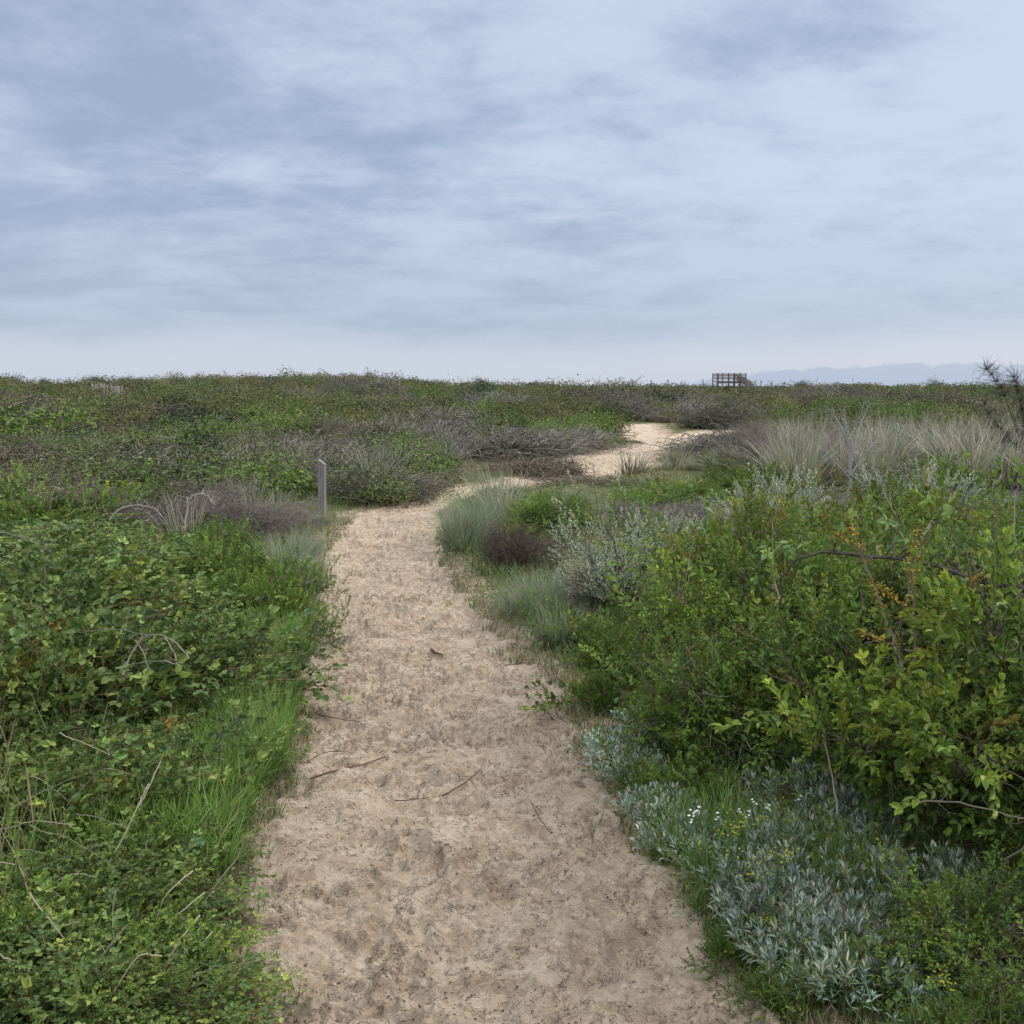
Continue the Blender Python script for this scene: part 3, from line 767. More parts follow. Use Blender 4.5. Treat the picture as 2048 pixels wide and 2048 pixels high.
GM = 'marram tufts beside the path'
for k, (me, a, b, s_, lb, tl) in enumerate([(MAR_G[0], 960, 1085, 1.0, 'large grey-green marram tuft arching over the sand at the bend', (0, -.25)), (MAR_G[1], 925, 1105, .85, 'marram tuft leaning low over the sand in front of the large one', (0, -.5)),
                                            (MAR_P[0], 985, 1035, .8, 'tall straw-tipped marram tuft behind the large grey-green one', (0, -.1)), (MAR_P[1], 1010, 1060, .8, 'pale marram tuft behind the dark twiggy bush', (0, .1)),
                                            (MAR_G[0], 1150, 1050, .42, 'green marram tuft behind the bright green bush', (0, 0)),
                                            (MAR_L[0], 600, 1200, .95, 'drooping blue-green marram tuft on the left rim of the path', (0, .35)), (MAR_L[1], 570, 1150, .9, 'marram tuft left of the drooping blue-green one', (0, .2)),
                                            (MAR_L[0], 612, 1110, .6, 'short marram tuft below the wooden post', (0, .2)), (MAR_L[1], 640, 1052, .32, 'short green grass tuft at the foot of the post', (0, 0)),
                                            (MAR_P[2], 495, 1075, .7, 'dry straw-coloured marram tuft left of the post', (0, 0)), (MAR_P[3], 560, 1060, .5, 'dry marram tuft beside the grey thicket', (0, 0)),
                                            (MAR_P[1], 615, 985, .75, 'pale marram tuft leaning left behind the post', (0, -.3)), (MAR_P[0], 745, 985, .9, 'straw-white marram tuft right of the post', (0, 0)),
                                            (MAR_P[2], 790, 975, .7, 'low straw-white marram tuft above the bend', (0, 0)), (MAR_G[1], 1080, 1250, .62, 'grey-green grass tuft under the silvery thorn bush', (0, -.1)),
                                            (MAR_L[0], 1120, 1300, .7, 'dark green grass tuft at the foot of the leafless bush', (0, -.1)), (MAR_L[1], 1040, 1235, .6, 'grass tuft in front of the dark twiggy bush', (0, -.2)),
                                            (MAR_P[3], 375, 1120, .65, 'tall dry grass tuft above the bramble thicket', (0, 0)), (MAR_L[0], 330, 1150, .7, 'grass tuft in the middle of the bramble thicket', (0, 0))]):
    x, y = P(a, b); one('marram_tuft', me, x, y, s_, k * 1.9, lb, 'grass tuft', GM, tilt=tl)
r = rs(31); k = 0
GF = 'pale marram field on the right'
while k < 100:
    a = r.uniform(1310, 2500); b = r.uniform(896, 1015) if a > 1480 else r.uniform(896, 965)
    if b < 905 + (1500 - a) * .06 or (a < 1500 and b > 975): continue
    x, y = P(a, b)
    if inside(np.array([x]), np.array([y]))[0] > -.3: continue
    f = .32 + .74 * float(sstep(1330, 1640, a))
    one('marram_tuft', MAR_P[k % 4], x, y, (f * r.uniform(.9, 1.5), f * r.uniform(.9, 1.5), f * r.uniform(.7, 1.15)), r.uniform(0, 6), 'pale dry marram tuft in the wide stand right of the sand path', 'grass tuft', GF); k += 1

r = rs(32)
for k in range(50):
    a, b = r.uniform(1480, 2300), r.uniform(905, 990); x, y = P(a, b)
    if inside(np.array([x]), np.array([y]))[0] > -.7: continue
    s_ = r.uniform(.9, 1.5)
    place('bare_bush', BARE[k % 2], x, y, (s_, s_, s_ * r.uniform(.7, 1.25)), r.uniform(0, 6), 'leafless grey bush growing among the pale marram on the right', 'bush', 'leafless bushes in the marram field', color=tuple(C(1, .95, .92) * r.uniform(.75, 1.3)))
for k in range(16):
    a, b = r.uniform(1480, 2300), r.uniform(925, 1005); x, y = P(a, b); s_ = r.uniform(.7, 1.2)
    place('bright_bush', YEL[k % 2], x, y, (s_, s_, s_ * r.uniform(.4, .7)), r.uniform(0, 6), 'olive-green bush half hidden in the pale marram on the right', 'bush', 'olive bushes in the marram field', color=tuple(C(.62, .72, .75) * r.uniform(.8, 1.3)))
# long grass tufts at the lower right rim
def grass_mesh(seed, n, H, R, c0, c1, lean=.5, w=.006, droop=1.2, dry=.08):
    r = rs(seed); g = Geo(); a = r.uniform(0, 6.283, n); q = r.random(n) ** .5 * R
    pos = np.stack([np.cos(a) * q, np.sin(a) * q, np.full(n, -.01)], -1); m = (r.random(n) < dry)[:, None]
    cb = np.where(m, C(.25, .2, .11), c0) * r.uniform(.75, 1.2, (n, 1)); ct = np.where(m, C(.38, .32, .18), c1) * r.uniform(.75, 1.2, (n, 1))
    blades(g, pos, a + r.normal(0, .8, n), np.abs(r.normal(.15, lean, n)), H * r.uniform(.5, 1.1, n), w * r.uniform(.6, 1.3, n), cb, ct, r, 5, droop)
    return g.mesh('grass_tuft', M_GRASS)


GT = [grass_mesh(230 + i, 260, .26, .10, C(.085, .15, .035), C(.17, .28, .06)) for i in range(3)]
GS = [grass_mesh(240 + i, 16, .11, .03, C(.07, .12, .04), C(.13, .2, .06), .6, .004) for i in range(3)]
for k, (a, b, s_, lb) in enumerate([(1375, 1715, .75, 'long green grass tuft hanging over the sand beside the silver mat'), (1420, 1770, .7, 'green grass tuft below the yellow flowers'), (1330, 1660, .6, 'green grass tuft between the silver tufts'),
                                    (1440, 1700, .9, 'upright grass tuft behind the hanging one'), (1660, 1650, .9, 'broad-bladed grass tuft in the silver mat'), (1620, 2010, .5, 'short grass tuft at the lower rim of the silver mat'),
                                    (1330, 1720, .5, 'grass tuft leaning out onto the sand'), (1420, 1820, .5, 'dark grass tuft at the rim of the silver mat'), (1530, 1760, .9, 'grass blades rising from the silver mat beside the yellow flowers'), (1700, 1830, .9, 'broad grass blades right in the silver mat'), (1680, 2010, .6, 'grass tuft below the mat near the bottom edge'), (400, 1420, 1.1, 'tall fresh grass tuft among the brambles'), (450, 1500, 1.1, 'fresh green grass tuft at the middle of the left bank'), (350, 1600, 1.0, 'long grass tuft below the brambles'),
                                    (480, 1400, 1.1, 'tall grass tuft behind the fresh green one'), (430, 1690, .8, 'dark grass tuft jutting towards the sand'), (520, 1560, .9, 'grass tuft on the left rim of the sand'), (330, 1330, 1.1, 'grass tuft beside the arched dead stems')]):
    x, y = P(a, b); one('grass_tuft', GT[k % 3], x, y, s_, k * 1.1, lb, 'grass tuft', 'long green grass tufts')
r = rs(55); k = 0
while k < 70:
    y = 2.2 + r.random() ** 1.4 * 8; L_, R_ = np.interp(y, ey, el), np.interp(y, ey, er)
    x = L_ + abs(r.normal(0, .13)) if r.random() < .62 else R_ - abs(r.normal(0, .07))
    one('grass_sprout', GS[k % 3], x, y, r.uniform(.6, 1.3), r.uniform(0, 6), 'tiny sprout of grass growing in the sand rim', 'grass sprout', 'grass sprouts along the sand rim', zoff=.02); k += 1

# ---- flowers
def flower_plant(seed, n, H, headc, n_heads, hr, spread):
    r = rs(seed); g = Geo(); hs = []
    b0 = np.zeros((n, 3)); b0[:, :2] = r.normal(0, .02, (n, 2)); tp = np.stack([r.normal(0, spread, n), r.normal(0, spread, n), H * r.uniform(.7, 1.1, n)], -1)
    tubes(g, curve(b0, tp, 5, r, .06), np.linspace(.002, .001, 5)[None].repeat(n, 0), np.tile(C(.09, .14, .05), (n, 1)), 3)
    k = r.integers(0, n, n * 9); t_ = r.uniform(.2, .95, (len(k), 1)); pos = b0[k] * (1 - t_) + tp[k] * t_
    scatter(g, [leaf(.03, .008)], pos, basis(r.normal(size=(len(k), 3)) + [0, 0, .4], r), r.uniform(.6, 1.2, len(k)), tints(r, len(k)) * C(.10, .17, .07), r)
    for i in range(n):
        h = Geo(); q = tp[i] + r.normal(0, .018, (n_heads, 3)) * C(1, 1, .5)
        tubes(g, np.stack([np.repeat(tp[i][None] - [0, 0, .02], n_heads, 0), q], 1), np.full((n_heads, 2), .0006), np.tile(C(.1, .15, .05), (n_heads, 1)), 3)
        u = np.linspace(-1, 1, 4)
        prof = np.stack([np.zeros(4), np.zeros(4), u * hr * .8], -1)
        tubes(h, q[:, None] + prof[None], np.tile(np.array([.3, 1, 1, .35]) * hr, (n_heads, 1)), headc * r.uniform(.75, 1.2, (n_heads, 1)), 6); hs.append(h.mesh('flower_head', M_SOFT))
    return hs + [g.mesh('stems', M_SOFT)]


FLY = flower_plant(301, 12, .24, C(.44, .40, .04), 4, .0038, .075)
for (a, b, s_, lb) in [(1520, 1850, .9, 'yellow-budded plant over the upper silver mat'), (1480, 1760, .85, 'yellow-flowered plant leaning against the dark privet'), (1560, 1930, .5, 'small yellow-budded plant in the silver mat'),
                       (1870, 2075, .7, 'yellow-budded plant at the lower right corner')]:
    x, y = P(a, b, .02); place('yellow_flower_plant', FLY, x, y, s_, a, lb, 'flower', 'yellow-flowered plants', parts=['flower_head'] * (len(FLY) - 1) + ['stems'])


def white_flower(seed):
    r = rs(seed); h = Geo(); g = Geo()
    tp = np.array([[0.0, 0, .14], [.012, .01, .15], [-.014, .006, .135]])
    tubes(g, curve(tp * C(.2, .2, 0), tp, 4, r, .05), np.full((3, 4), .001), np.tile(C(.2, .26, .18), (3, 1)), 3)
    for t_ in tp:
        az = np.arange(5) * 1.2566 + r.random(); d = np.stack([np.cos(az), np.sin(az), np.full(5, .45)], -1)
        scatter(h, [leaf(.012, .009, .1, .1)], np.repeat(t_[None], 5, 0), basis(d, r, np.zeros(5)), np.ones(5), np.tile(C(.8, .8, .76), (5, 1)), r)
    return h.mesh('petals', M_SOFT), g.mesh('stems', M_SOFT)


FLW = white_flower(5)
for k, (a, b) in enumerate([(1400, 1680), (1412, 1676), (1408, 1655), (1492, 1660), (1476, 1682), (1552, 1658), (1560, 1652), (1515, 1690), (1398, 1690)]):
    x, y = P(a, b, .1); place('white_flower', FLW, x + .05 * math.sin(k * 2.3), y + .06 * math.cos(k * 1.7), (.55, .55, 1.1), k, 'small white five-petalled flower standing among the silver leaves', 'flower', 'white flowers of the silver mat', parts=('petals', 'stems'))


# ---- single branches
def poly_tube(pts, r0, r1, col, sides=6, seed=0, k=3, rough=.0):
    """tube through photo-measured 3D points, smoothed"""
    p = np.array(pts, float); t = np.linspace(0, len(p) - 1, (len(p) - 1) * k + 1)
    q = np.stack([np.interp(t, range(len(p)), p[:, i]) for i in range(3)], -1)
    for _ in range(2): q[1:-1] = (q[:-2] + 2 * q[1:-1] + q[2:]) / 4
    if rough: q[1:-1] += rs(seed).normal(0, rough, q[1:-1].shape)
    g = Geo(); tubes(g, q[None], np.linspace(r0, r1, len(q))[None], np.array([col]), sides); return g, q


def lichen_branch():
    D = 3.35; wood = Geo(); lichs = []; r = rs(77)
    # pixel of the photo, offset in depth
    L = [[(1812, 1378, 0, ), (1800, 1352, .02), (1806, 1320, .03), (1797, 1272, .0), (1806, 1232, -.03), (1818, 1180, -.05), (1822, 1140, -.05), (1830, 1095, -.06), (1836, 1060, -.08)],
         [(1812, 1372, 0), (1826, 1340, .06), (1832, 1290, .09), (1830, 1240, .1), (1824, 1195, .1), (1826, 1150, .12), (1832, 1110, .14)],
         [(1830, 1236, .1), (1870, 1214, .05), (1910, 1196, .0), (1935, 1180, -.05), (1950, 1160, -.08), (1965, 1152, -.1)],
         [(1804, 1335, 0), (1790, 1290, .1), (1772, 1240, .16), (1756, 1195, .2), (1740, 1150, .24), (1728, 1115, .28), (1700, 1085, .3), (1672, 1068, .3)],
         [(1728, 1115, .28), (1712, 1080, .3), (1704, 1056, .34)],
         [(1810, 1300, 0), (1845, 1304, -.06), (1880, 1310, -.1), (1920, 1318, -.12)],
         [(1800, 1362, 0), (1770, 1345, -.08), (1748, 1325, -.12), (1738, 1310, -.14)],
         [(1806, 1215, 0), (1785, 1195, -.05), (1765, 1178, -.08), (1750, 1168, -.1)],
         [(1790, 1290, .0), (1765, 1285, -.1), (1745, 1275, -.14), (1725, 1262, -.16)],
         [(1905, 1198, 0), (1897, 1170, .05), (1890, 1145, .08)],
         [(1812, 1378, 0), (1818, 1420, .05), (1822, 1500, .12), (1815, 1600, .2), (1800, 1700, .3)]]
    tips = []
    for i, l in enumerate(L):
        p = [PD(a, b, D + dd) for a, b, dd in l]
        r0 = (.0065, .0075, .0045, .005, .003, .004, .004, .0035, .0035, .003, .012)[i]
        g, q = poly_tube(p, r0, r0 * (.45 if i < 10 else 1.3), C(.15, .12, .095), 6, i, 3, .002)
        wood.add(*g.arr())
        if i < 10: tips.append(q[len(q) // 4:])
    for pt in tips:
        m = 8 + int(len(pt) * 1.6); k = r.integers(0, len(pt), m); a = pt[k]; a = a[a[:, 2] > .72]
        if len(a) < 6: continue
        lich = Geo(); e = a + norm(r.normal(size=a.shape) + C(0, 0, .5)) * r.uniform(.006, .028, (len(a), 1))
        cl = np.array([.36, .23, .045]) * r.uniform(.5, 1.25, (len(a), 1)) * np.where(r.random((len(a), 1)) < .3, C(.8, 1.2, 1.4), C(1, 1, 1))
        tubes(lich, curve(a, e, 3, r, .1), np.tile([.0030, .0024, .0014], (len(a), 1)) * r.uniform(.5, 1.3, (len(a), 1)), cl, 4)
        n = len(a) * 5; k = r.integers(0, len(a), n); pos = a[k] + r.normal(0, .008, (n, 3))
        scatter(lich, [leaf(.007, .006, .6, -.3)], pos, basis(r.normal(size=(n, 3)), r), r.uniform(.5, 1.3, n), np.tile(C(.40, .25, .04), (n, 1)) * r.uniform(.6, 1.3, (n, 1)), r)
        lichs.append(lich)
    x0, y0 = PD(1800, 1700, D + .3)[:2]; o = np.array([x0, y0, gz(x0, y0)])
    e = bpy.data.objects.new('dead_branch', None); COLL.objects.link(e); e.location = o
    tag(e, 'forked dead branch crusted with orange lichen, standing out of the privet', 'branch')
    for nm, g in [('bare_wood', wood)] + [('lichen_patch', q) for q in lichs]:
        g.v = [v - o for v in g.v]; link(nm, g.mesh(nm, M_BARK), e)


lichen_branch()


def thing_poly(name, lines, label, cat, group=None, col=C(.2, .16, .13), radii=(.006, .003), twig=0, leafk=None, seed=0, sides=5, rough=.003):
    """woody thing along measured 3D polylines; optional side twigs and leaves"""
    r = rs(seed + 900); g = Geo(); Q = []
    o = np.array(lines[0][0], float)
    for i, l in enumerate(lines):
        f = 1 if i == 0 else .65
        gg, q = poly_tube(np.array(l) - o, radii[0] * f, radii[1] * f, col * r.uniform(.85, 1.15), sides, seed + i, 3, rough); g.add(*gg.arr()); Q.append(q)
    pt = np.concatenate(Q)
    if twig:
        k = r.integers(len(pt) // 3, len(pt), twig); a = pt[k]; e = a + norm(r.normal(size=a.shape) + C(0, 0, .6)) * r.uniform(.05, .18, (twig, 1)) * min(radii[0] / .008, 1.7)
        tubes(g, curve(a, e, 4, r, .12), np.linspace(radii[1] * .6, radii[1] * .3, 4)[None].repeat(twig, 0), col * r.uniform(.8, 1.2, (twig, 1)), 3)
    if not leafk:
        return tag(link(name, g.mesh(name, M_BARK), None, o), label, cat, group)
    e = bpy.data.objects.new(name, None); COLL.objects.link(e); e.location = o; tag(e, label, cat, group)
    link('stem', g.mesh('stem', M_BARK), e)
    h = Geo(); kind, n, sc = leafk; k = r.integers(len(pt) // 4, len(pt), n)
    scatter(h, sprigs_for(kind), pt[k], basis(norm(r.normal(size=(n, 3)) + C(0, 0, .5)), r), r.uniform(.7, 1.2, n) * sc, tints(r, n) * C(1.25, 1.25, 1.5), r)
    link('foliage', h.mesh('foliage', M_LEAF), e)
    return e


thing_poly('bramble_cane', [[PD(1560, 1210, 3.9), PD(1562, 1150, 3.85), PD(1590, 1118, 3.8), PD(1640, 1104, 3.75), PD(1720, 1110, 3.7), PD(1810, 1118, 3.6), PD(1880, 1132, 3.5), PD(1950, 1158, 3.4), PD(2000, 1172, 3.3), PD(2120, 1185, 3.1), PD(2200, 1300, 3.0)]],
           'long arching thorny bramble cane over the privet at the right', 'bramble cane', col=C(.13, .11, .09), radii=(.004, .0095), leafk=('bramble', 9, .8), twig=60, seed=3)
for k, (ls, lb) in enumerate([
    ([(1998, 1260, 3.2), (1994, 1180, 3.25), (1996, 1080, 3.3), (1990, 1000, 3.4)], 'upright dark twig right of the lichened branch'),
    ([(1982, 1300, 3.1), (2010, 1240, 3.0), (2046, 1180, 3.0), (2075, 1130, 3.0)], 'slanting twig crossing the right edge'),
    ([(1790, 1150, 4.0), (1790, 1060, 4.1), (1800, 1000, 4.2)], 'thin upright twig behind the lichen'),
    ([(1550, 1180, 4.3), (1544, 1120, 4.3), (1546, 1060, 4.3)], 'upright pale twig beside the arching cane'),
    ([(1422, 1370, 4.2), (1428, 1330, 4.15), (1422, 1280, 4.2)], 'pale bleached stem hanging in the dark privet'),
    ([(1564, 1260, 4.2), (1556, 1200, 4.2), (1548, 1160, 4.3)], 'pale stem in the privet under the cane'),
    ([(1880, 1450, 3.0), (1940, 1480, 2.9), (1990, 1520, 2.8), (2060, 1570, 2.7)], 'pale leafless twig low in the privet at the right'),
    ([(1675, 1630, 3.2), (1668, 1560, 3.3), (1655, 1490, 3.4), (1640, 1440, 3.5)], 'bleached stem rising behind the silver mat'),
    ([(1820, 1610, 2.9), (1870, 1600, 2.8), (1940, 1610, 2.7), (2060, 1640, 2.6)], 'pale forked twig over the dark hollow'),
    ([(2010, 1720, 2.6), (2060, 1690, 2.5), (2120, 1660, 2.4)], 'broken pale twig end at the lower right edge')]):
    thing_poly('twig', [[PD(*p) for p in ls]], lb, 'twig', 'single twigs of the right thicket', col=C(.24, .20, .16) if 'pale' in lb or 'bleach' in lb else C(.11, .085, .07), radii=(.0038, .0016), twig=9, seed=20 + k)
# pale forked dead shrub and the bush against the sky
D = 12.5
thing_poly('dead_shrub', [[PD(1700, 1010, D), PD(1702, 950, D), PD(1698, 900, D), PD(1692, 850, D), PD(1688, 815, D)], [PD(1700, 930, D), PD(1712, 880, D), PD(1722, 845, D), PD(1740, 808, D)], [PD(1698, 890, D), PD(1680, 850, D), PD(1660, 820, D)],
                          [PD(1701, 950, D), PD(1735, 900, D), PD(1765, 875, D)], [PD(1702, 960, D), PD(1670, 925, D), PD(1650, 905, D)]], 'pale forked dead shrub standing in the marram', 'dead shrub', col=C(.27, .25, .24), radii=(.03, .006), twig=60, seed=41)
D = 16.0
tall = [[PD(2048, 960, D), PD(2043, 885, D), PD(2050, 811, D), PD(2058, 764, D), PD(2060, 734, D)], [PD(2048, 904, D), PD(2023, 829, D), PD(2003, 774, D), PD(1973, 738, D)], [PD(2048, 867, D), PD(2073, 801, D), PD(2088, 755, D), PD(2098, 732, D)],
        [PD(2046, 904, D), PD(1998, 857, D), PD(1968, 811, D)], [PD(2048, 932, D), PD(2108, 857, D), PD(2148, 774, D)], [PD(2050, 839, D), PD(2033, 783, D), PD(2028, 755, D)]]
thing_poly('tall_bare_shrub', tall, 'tall leafless shrub rising above the skyline at the right edge', 'shrub', col=C(.085, .075, .07), radii=(.016, .005), twig=1300, seed=43)


# ================================================================= LEFT SIDE, NEAR
GB = 'bramble bushes of the left bank'
for k, (a, b, s_, sz, lb) in enumerate([
    (130, 1470, 1.0, 0.84, 'bramble bush with orange young shoots at the left edge'), (-60, 1560, 1.0, 0.8, 'bramble bush cut off by the left edge'), (310, 1450, .85, 0.68, 'bramble bush beside the long grass'),
    (60, 1330, 1.1, 0.84, 'bramble bush behind the orange shoots'), (240, 1290, 1.1, 0.55, 'bramble bush with purplish old leaves'), (420, 1300, .9, 0.41, 'bramble bush reaching the bright green shrub'),
    (140, 1200, 1.2, 0.55, 'dark bramble bush further up the left bank'), (330, 1210, 1.2, 0.52, 'bramble bush below the dry marram'), (10, 1160, 1.3, 0.55, 'bramble bush at the left edge behind the others'),
    (60, 1690, .8, 0.5, 'low bramble at the left edge among pale dry stems'), (260, 1660, .7, 0.5, 'broad-leaved bramble under the long grass'), (120, 1850, .55, 0.3, 'low bramble under the crossed dry stems'),
    (290, 1870, .45, 0.28, 'low bramble with large fresh leaves near the sand'), (20, 2030, .6, 0.34, 'bramble in the lower left corner'), (220, 2050, .5, 0.28, 'low bramble between the dry stems at the bottom'),
    (385, 2040, .36, 0.2, 'bramble creeping to the sand at the bottom'), (470, 1935, .16, 0.16, 'small bramble runner on the sand'), (-120, 1350, 1.2, 0.8, 'bramble outside the left edge'), (200, 1120, 1.1, 0.44, 'bramble below the arching dead canes')]):
    a -= 70 * (b > 1600); x, y = P(a, b); place('bramble_bush', BRAM[k % 3], x, y, (s_, s_, sz), k * 1.37, lb, 'bramble', GB)
for k, (a, b, s_, sz, lb) in enumerate([(515, 1265, 1.0, 1.05, 'bright green low shrub rounded over the path edge'), (555, 1290, .7, .7, 'bright green low shrub nearest the sand'), (450, 1215, 1.1, 1.1, 'bright green shrub behind the rounded one'), (540, 1205, .9, .9, 'bright green shrub under the drooping marram'),
                                        (540, 1345, .7, .55, 'low green shrub below the bright ones'), (350, 1170, 1.1, .9, 'bright green shrub among the bramble tops'), (440, 1130, 1.0, .9, 'fresh green shrub under the grey thicket'),
                                        (100, 1090, 1.4, 1.2, 'fresh green shrub on the left under the dead canes'), (250, 1070, 1.3, 1.0, 'fresh green shrub left of the grey thicket'), (20, 1060, 1.4, 1.2, 'fresh green shrub at the left edge'),
                                        (340, 1760, .7, .5, 'low leafy herb in the left foreground'), (200, 1780, .8, .6, 'leafy herb by the broken pale stem'), (90, 1950, .8, .6, 'leafy herb at the lower left'), (330, 1960, .6, .5, 'leafy herb between the brambles near the bottom'), (30, 1540, .8, 1.0, 'yellow-green leafy shoot at the left edge')]):
    a -= 70 * (b > 1600); x, y = P(a, b); place('bright_shrub', LOW[k % 2], x, y, (s_, s_, sz), k * .9, lb, 'shrub', 'bright green low shrubs of the left bank', color=(1.5, 1.15, .8) if 'yellow' in lb else None)
for k, (a, b, s_, sz, lb) in enumerate([(300, 1085, 1.1, .85, 'grey leafless thicket with bleached twigs left of the post'), (420, 1080, 1.1, .95, 'grey-brown leafless bush in the middle of the thicket'), (510, 1085, .9, .8, 'purplish leafless bush beside the dry marram'),
                                        (560, 1065, .75, .6, 'blue-grey leafless bush nearest the post'), (200, 1060, 1.2, .8, 'leafless brown tangle on the left'), (110, 1030, 1.4, .8, 'dark leafless tangle further left'), (30, 1025, 1.4, .9, 'dark leafless bush at the left edge'),
                                        (380, 1045, 1.2, .8, 'leafless bush behind the grey thicket')]):
    x, y = P(a, b); place('bare_bush', BARE[k % 2], x, y, (s_, s_, sz), k * 1.1, lb, 'bush', 'leafless thicket of the left bank', color=(1.15, 1.1, 1.1) if k % 3 == 0 else (.85, .82, .82))

# dry stems lying and standing at the lower left
r = rs(88)
GD = 'pale dry stems of the left foreground'
stems = [((0, 1720), (130, 1718), 2.9), ((0, 1725), (60, 1800), 2.8), ((60, 1800), (175, 1960), 2.6), ((165, 1835), (275, 1945), 2.55), ((205, 1780), (250, 1870), 2.75), ((240, 1860), (235, 2030), 2.45), ((325, 1960), (210, 2070), 2.4),
         ((390, 1835), (300, 1990), 2.6), ((490, 1770), (400, 1905), 2.75), ((325, 1590), (230, 1750), 3.2), ((300, 1620), (190, 1830), 3.0), ((410, 1790), (290, 1870), 2.75), ((0, 1960), (75, 2012), 2.4), ((130, 1870), (100, 1800), 2.7),
         ((455, 1875), (400, 1918), 2.65), ((400, 1840), (330, 1950), 2.6), ((90, 1770), (195, 1755), 2.85), ((0, 1660), (150, 1650), 3.0), ((120, 1465), (220, 1510), 3.4), ((280, 1750), (305, 1660), 3.05), ((95, 1900), (160, 1860), 2.6), ((190, 2060), (260, 1950), 2.4)]
for _ in range(24):
    a, b = r.uniform(-60, 520), r.uniform(1120, 1960)
    if a > 330 + (b - 1300) * .2: continue
    D = P(a, b)[1] * .97; ang = r.uniform(-1.2, 1.2); L_ = r.uniform(90, 260) * 3.0 / D
    stems.append(((a, b - 60), (a + L_ * math.cos(ang), b - 60 + L_ * math.sin(ang)), max(D - .35, 2.3)))
for k, (p, q, D) in enumerate(stems):
    A, B = np.array(PD(*p, D + r.uniform(-.05, .1))), np.array(PD(*q, D - r.uniform(-.05, .15))); m = (A + B) / 2 + r.normal(0, .022, 3) + C(0, 0, .02); A2 = (A + m) / 2 + r.normal(0, .006, 3)
    low = min(A[2], B[2])
    if low < .1:
        for z in (A, m, A2, B): z[2] += .1 - low
    thing_poly('dry_stem', [[A, A2, m, B]], 'bleached straw-coloured dead stem lying across the green plants of the left foreground', 'dead stem', GD, col=C(.36, .31, .22) * (r.uniform(.8, 1.1) if k < 22 else r.uniform(.45, 1.0)), radii=(.0024, .0012) if k < 22 else (.0018, .0009), twig=2 if k % 3 == 0 else 0, seed=60 + k, sides=4, rough=.001)
# arched dead canes in the bramble
arch = [[(245, 1350, 4.1), (265, 1300, 4.2), (290, 1270, 4.2), (330, 1270, 4.15), (355, 1290, 4.1), (378, 1318, 4.0)], [(170, 1262, 4.4), (230, 1257, 4.35), (290, 1268, 4.2)], [(285, 1272, 4.2), (262, 1310, 4.15), (240, 1345, 4.1)],
        [(270, 1280, 4.2), (290, 1310, 4.15), (302, 1345, 4.1)], [(330, 1275, 4.2), (350, 1310, 4.1), (360, 1335, 4.0)], [(360, 1330, 4.1), (320, 1320, 4.15), (250, 1330, 4.2)]]
thing_poly('dead_canes', [[PD(*p) for p in l] for l in arch], 'arched grey dead canes over a dark gap in the brambles', 'dead canes', col=C(.24, .20, .165), radii=(.0035, .002), twig=24, seed=91)
for k, (l, lb) in enumerate([([(220, 1040, 9.0), (240, 1015, 9), (275, 1008, 9), (310, 1015, 9), (330, 1040, 9)], 'arched bleached cane over the grey thicket'), ([(370, 1060, 8.5), (372, 1015, 8.5), (385, 990, 8.5), (410, 985, 8.5), (430, 1010, 8.5)], 'tall arched cane in the grey thicket'),
                             ([(120, 1000, 10), (160, 975, 10), (200, 955, 10), (230, 935, 10)], 'dark slanting dead cane on the left'), ([(318, 930, 13), (316, 918, 13), (330, 908, 13), (336, 905, 13)], 'curled pale cane far in the left shrubs'),
                             ([(100, 1020, 9.5), (95, 985, 9.5), (120, 960, 9.5)], 'grey dead cane in the dark tangle'), ([(0, 1065, 7), (40, 1075, 7), (80, 1090, 7), (110, 1110, 7)], 'reddish arching cane at the left edge')]):
    thing_poly('dead_cane', [[PD(*p) for p in l]], lb, 'dead cane', 'dead canes of the left bank', col=C(.32, .28, .25) * (.5 if 'dark' in lb or 'red' in lb else 1), radii=(.008, .004), twig=14, seed=100 + k)

# sticks on the sand
def stick(px, label, rad=.004, name='stick', bend=.02, twig=0, seed=0):
    r = rs(seed); pts = []
    for a, b in px:
        x, y = P(a, b); pts.append((x, y, max(float(sand_z(x + dx, y + dy)[0]) for dx in (-.03, 0, .03) for dy in (-.03, 0, .03)) + rad * .6))
    thing_poly(name, [pts], label, 'stick', 'sticks on the sand', col=C(.10, .06, .045), radii=(rad, rad * .55), twig=twig, seed=seed, rough=.001)


stick([(620, 1560), (680, 1555), (730, 1535), (765, 1510), (790, 1482)], 'longest curved brown stick reaching in from the left rim', .0045, twig=3, seed=1)
stick([(885, 1590), (925, 1568), (962, 1534)], 'straight brown stick in the middle of the sand', .0038, seed=2)
stick([(862, 1305), (872, 1308), (884, 1313)], 'short thick dark stick in the middle of the path', .009, seed=3)
stick([(1063, 1608), (1080, 1635), (1103, 1658)], 'thin stick on the right half of the sand', .0022, twig=2, seed=4)
stick([(630, 1435), (680, 1442), (720, 1448)], 'thin brown runner lying at the left rim', .0028, seed=5)
stick([(625, 1375), (660, 1372), (695, 1364)], 'upper thin brown runner on the left rim', .0028, seed=6)
stick([(1010, 1338), (1050, 1325), (1090, 1322)], 'thin reddish stick at the right rim', .003, twig=3, seed=7)
stick([(790, 1590), (830, 1602), (880, 1605)], 'faint thin stick below the longest one', .0022, seed=8)
stick([(615, 1522), (650, 1498), (690, 1502)], 'bent thin stick behind the longest one', .0028, twig=2, seed=9)

# little bramble seedling on the right rim
sb = leafy_bush('bramble', 501, (.09, .09, .10), 12, sc=.75, n2=5, r0=.003)
x, y = P(1118, 1425); place('bramble_seedling', sb, x, y, 1.0, 0, 'small dark-leaved bramble seedling on the right rim of the sand', 'plant')


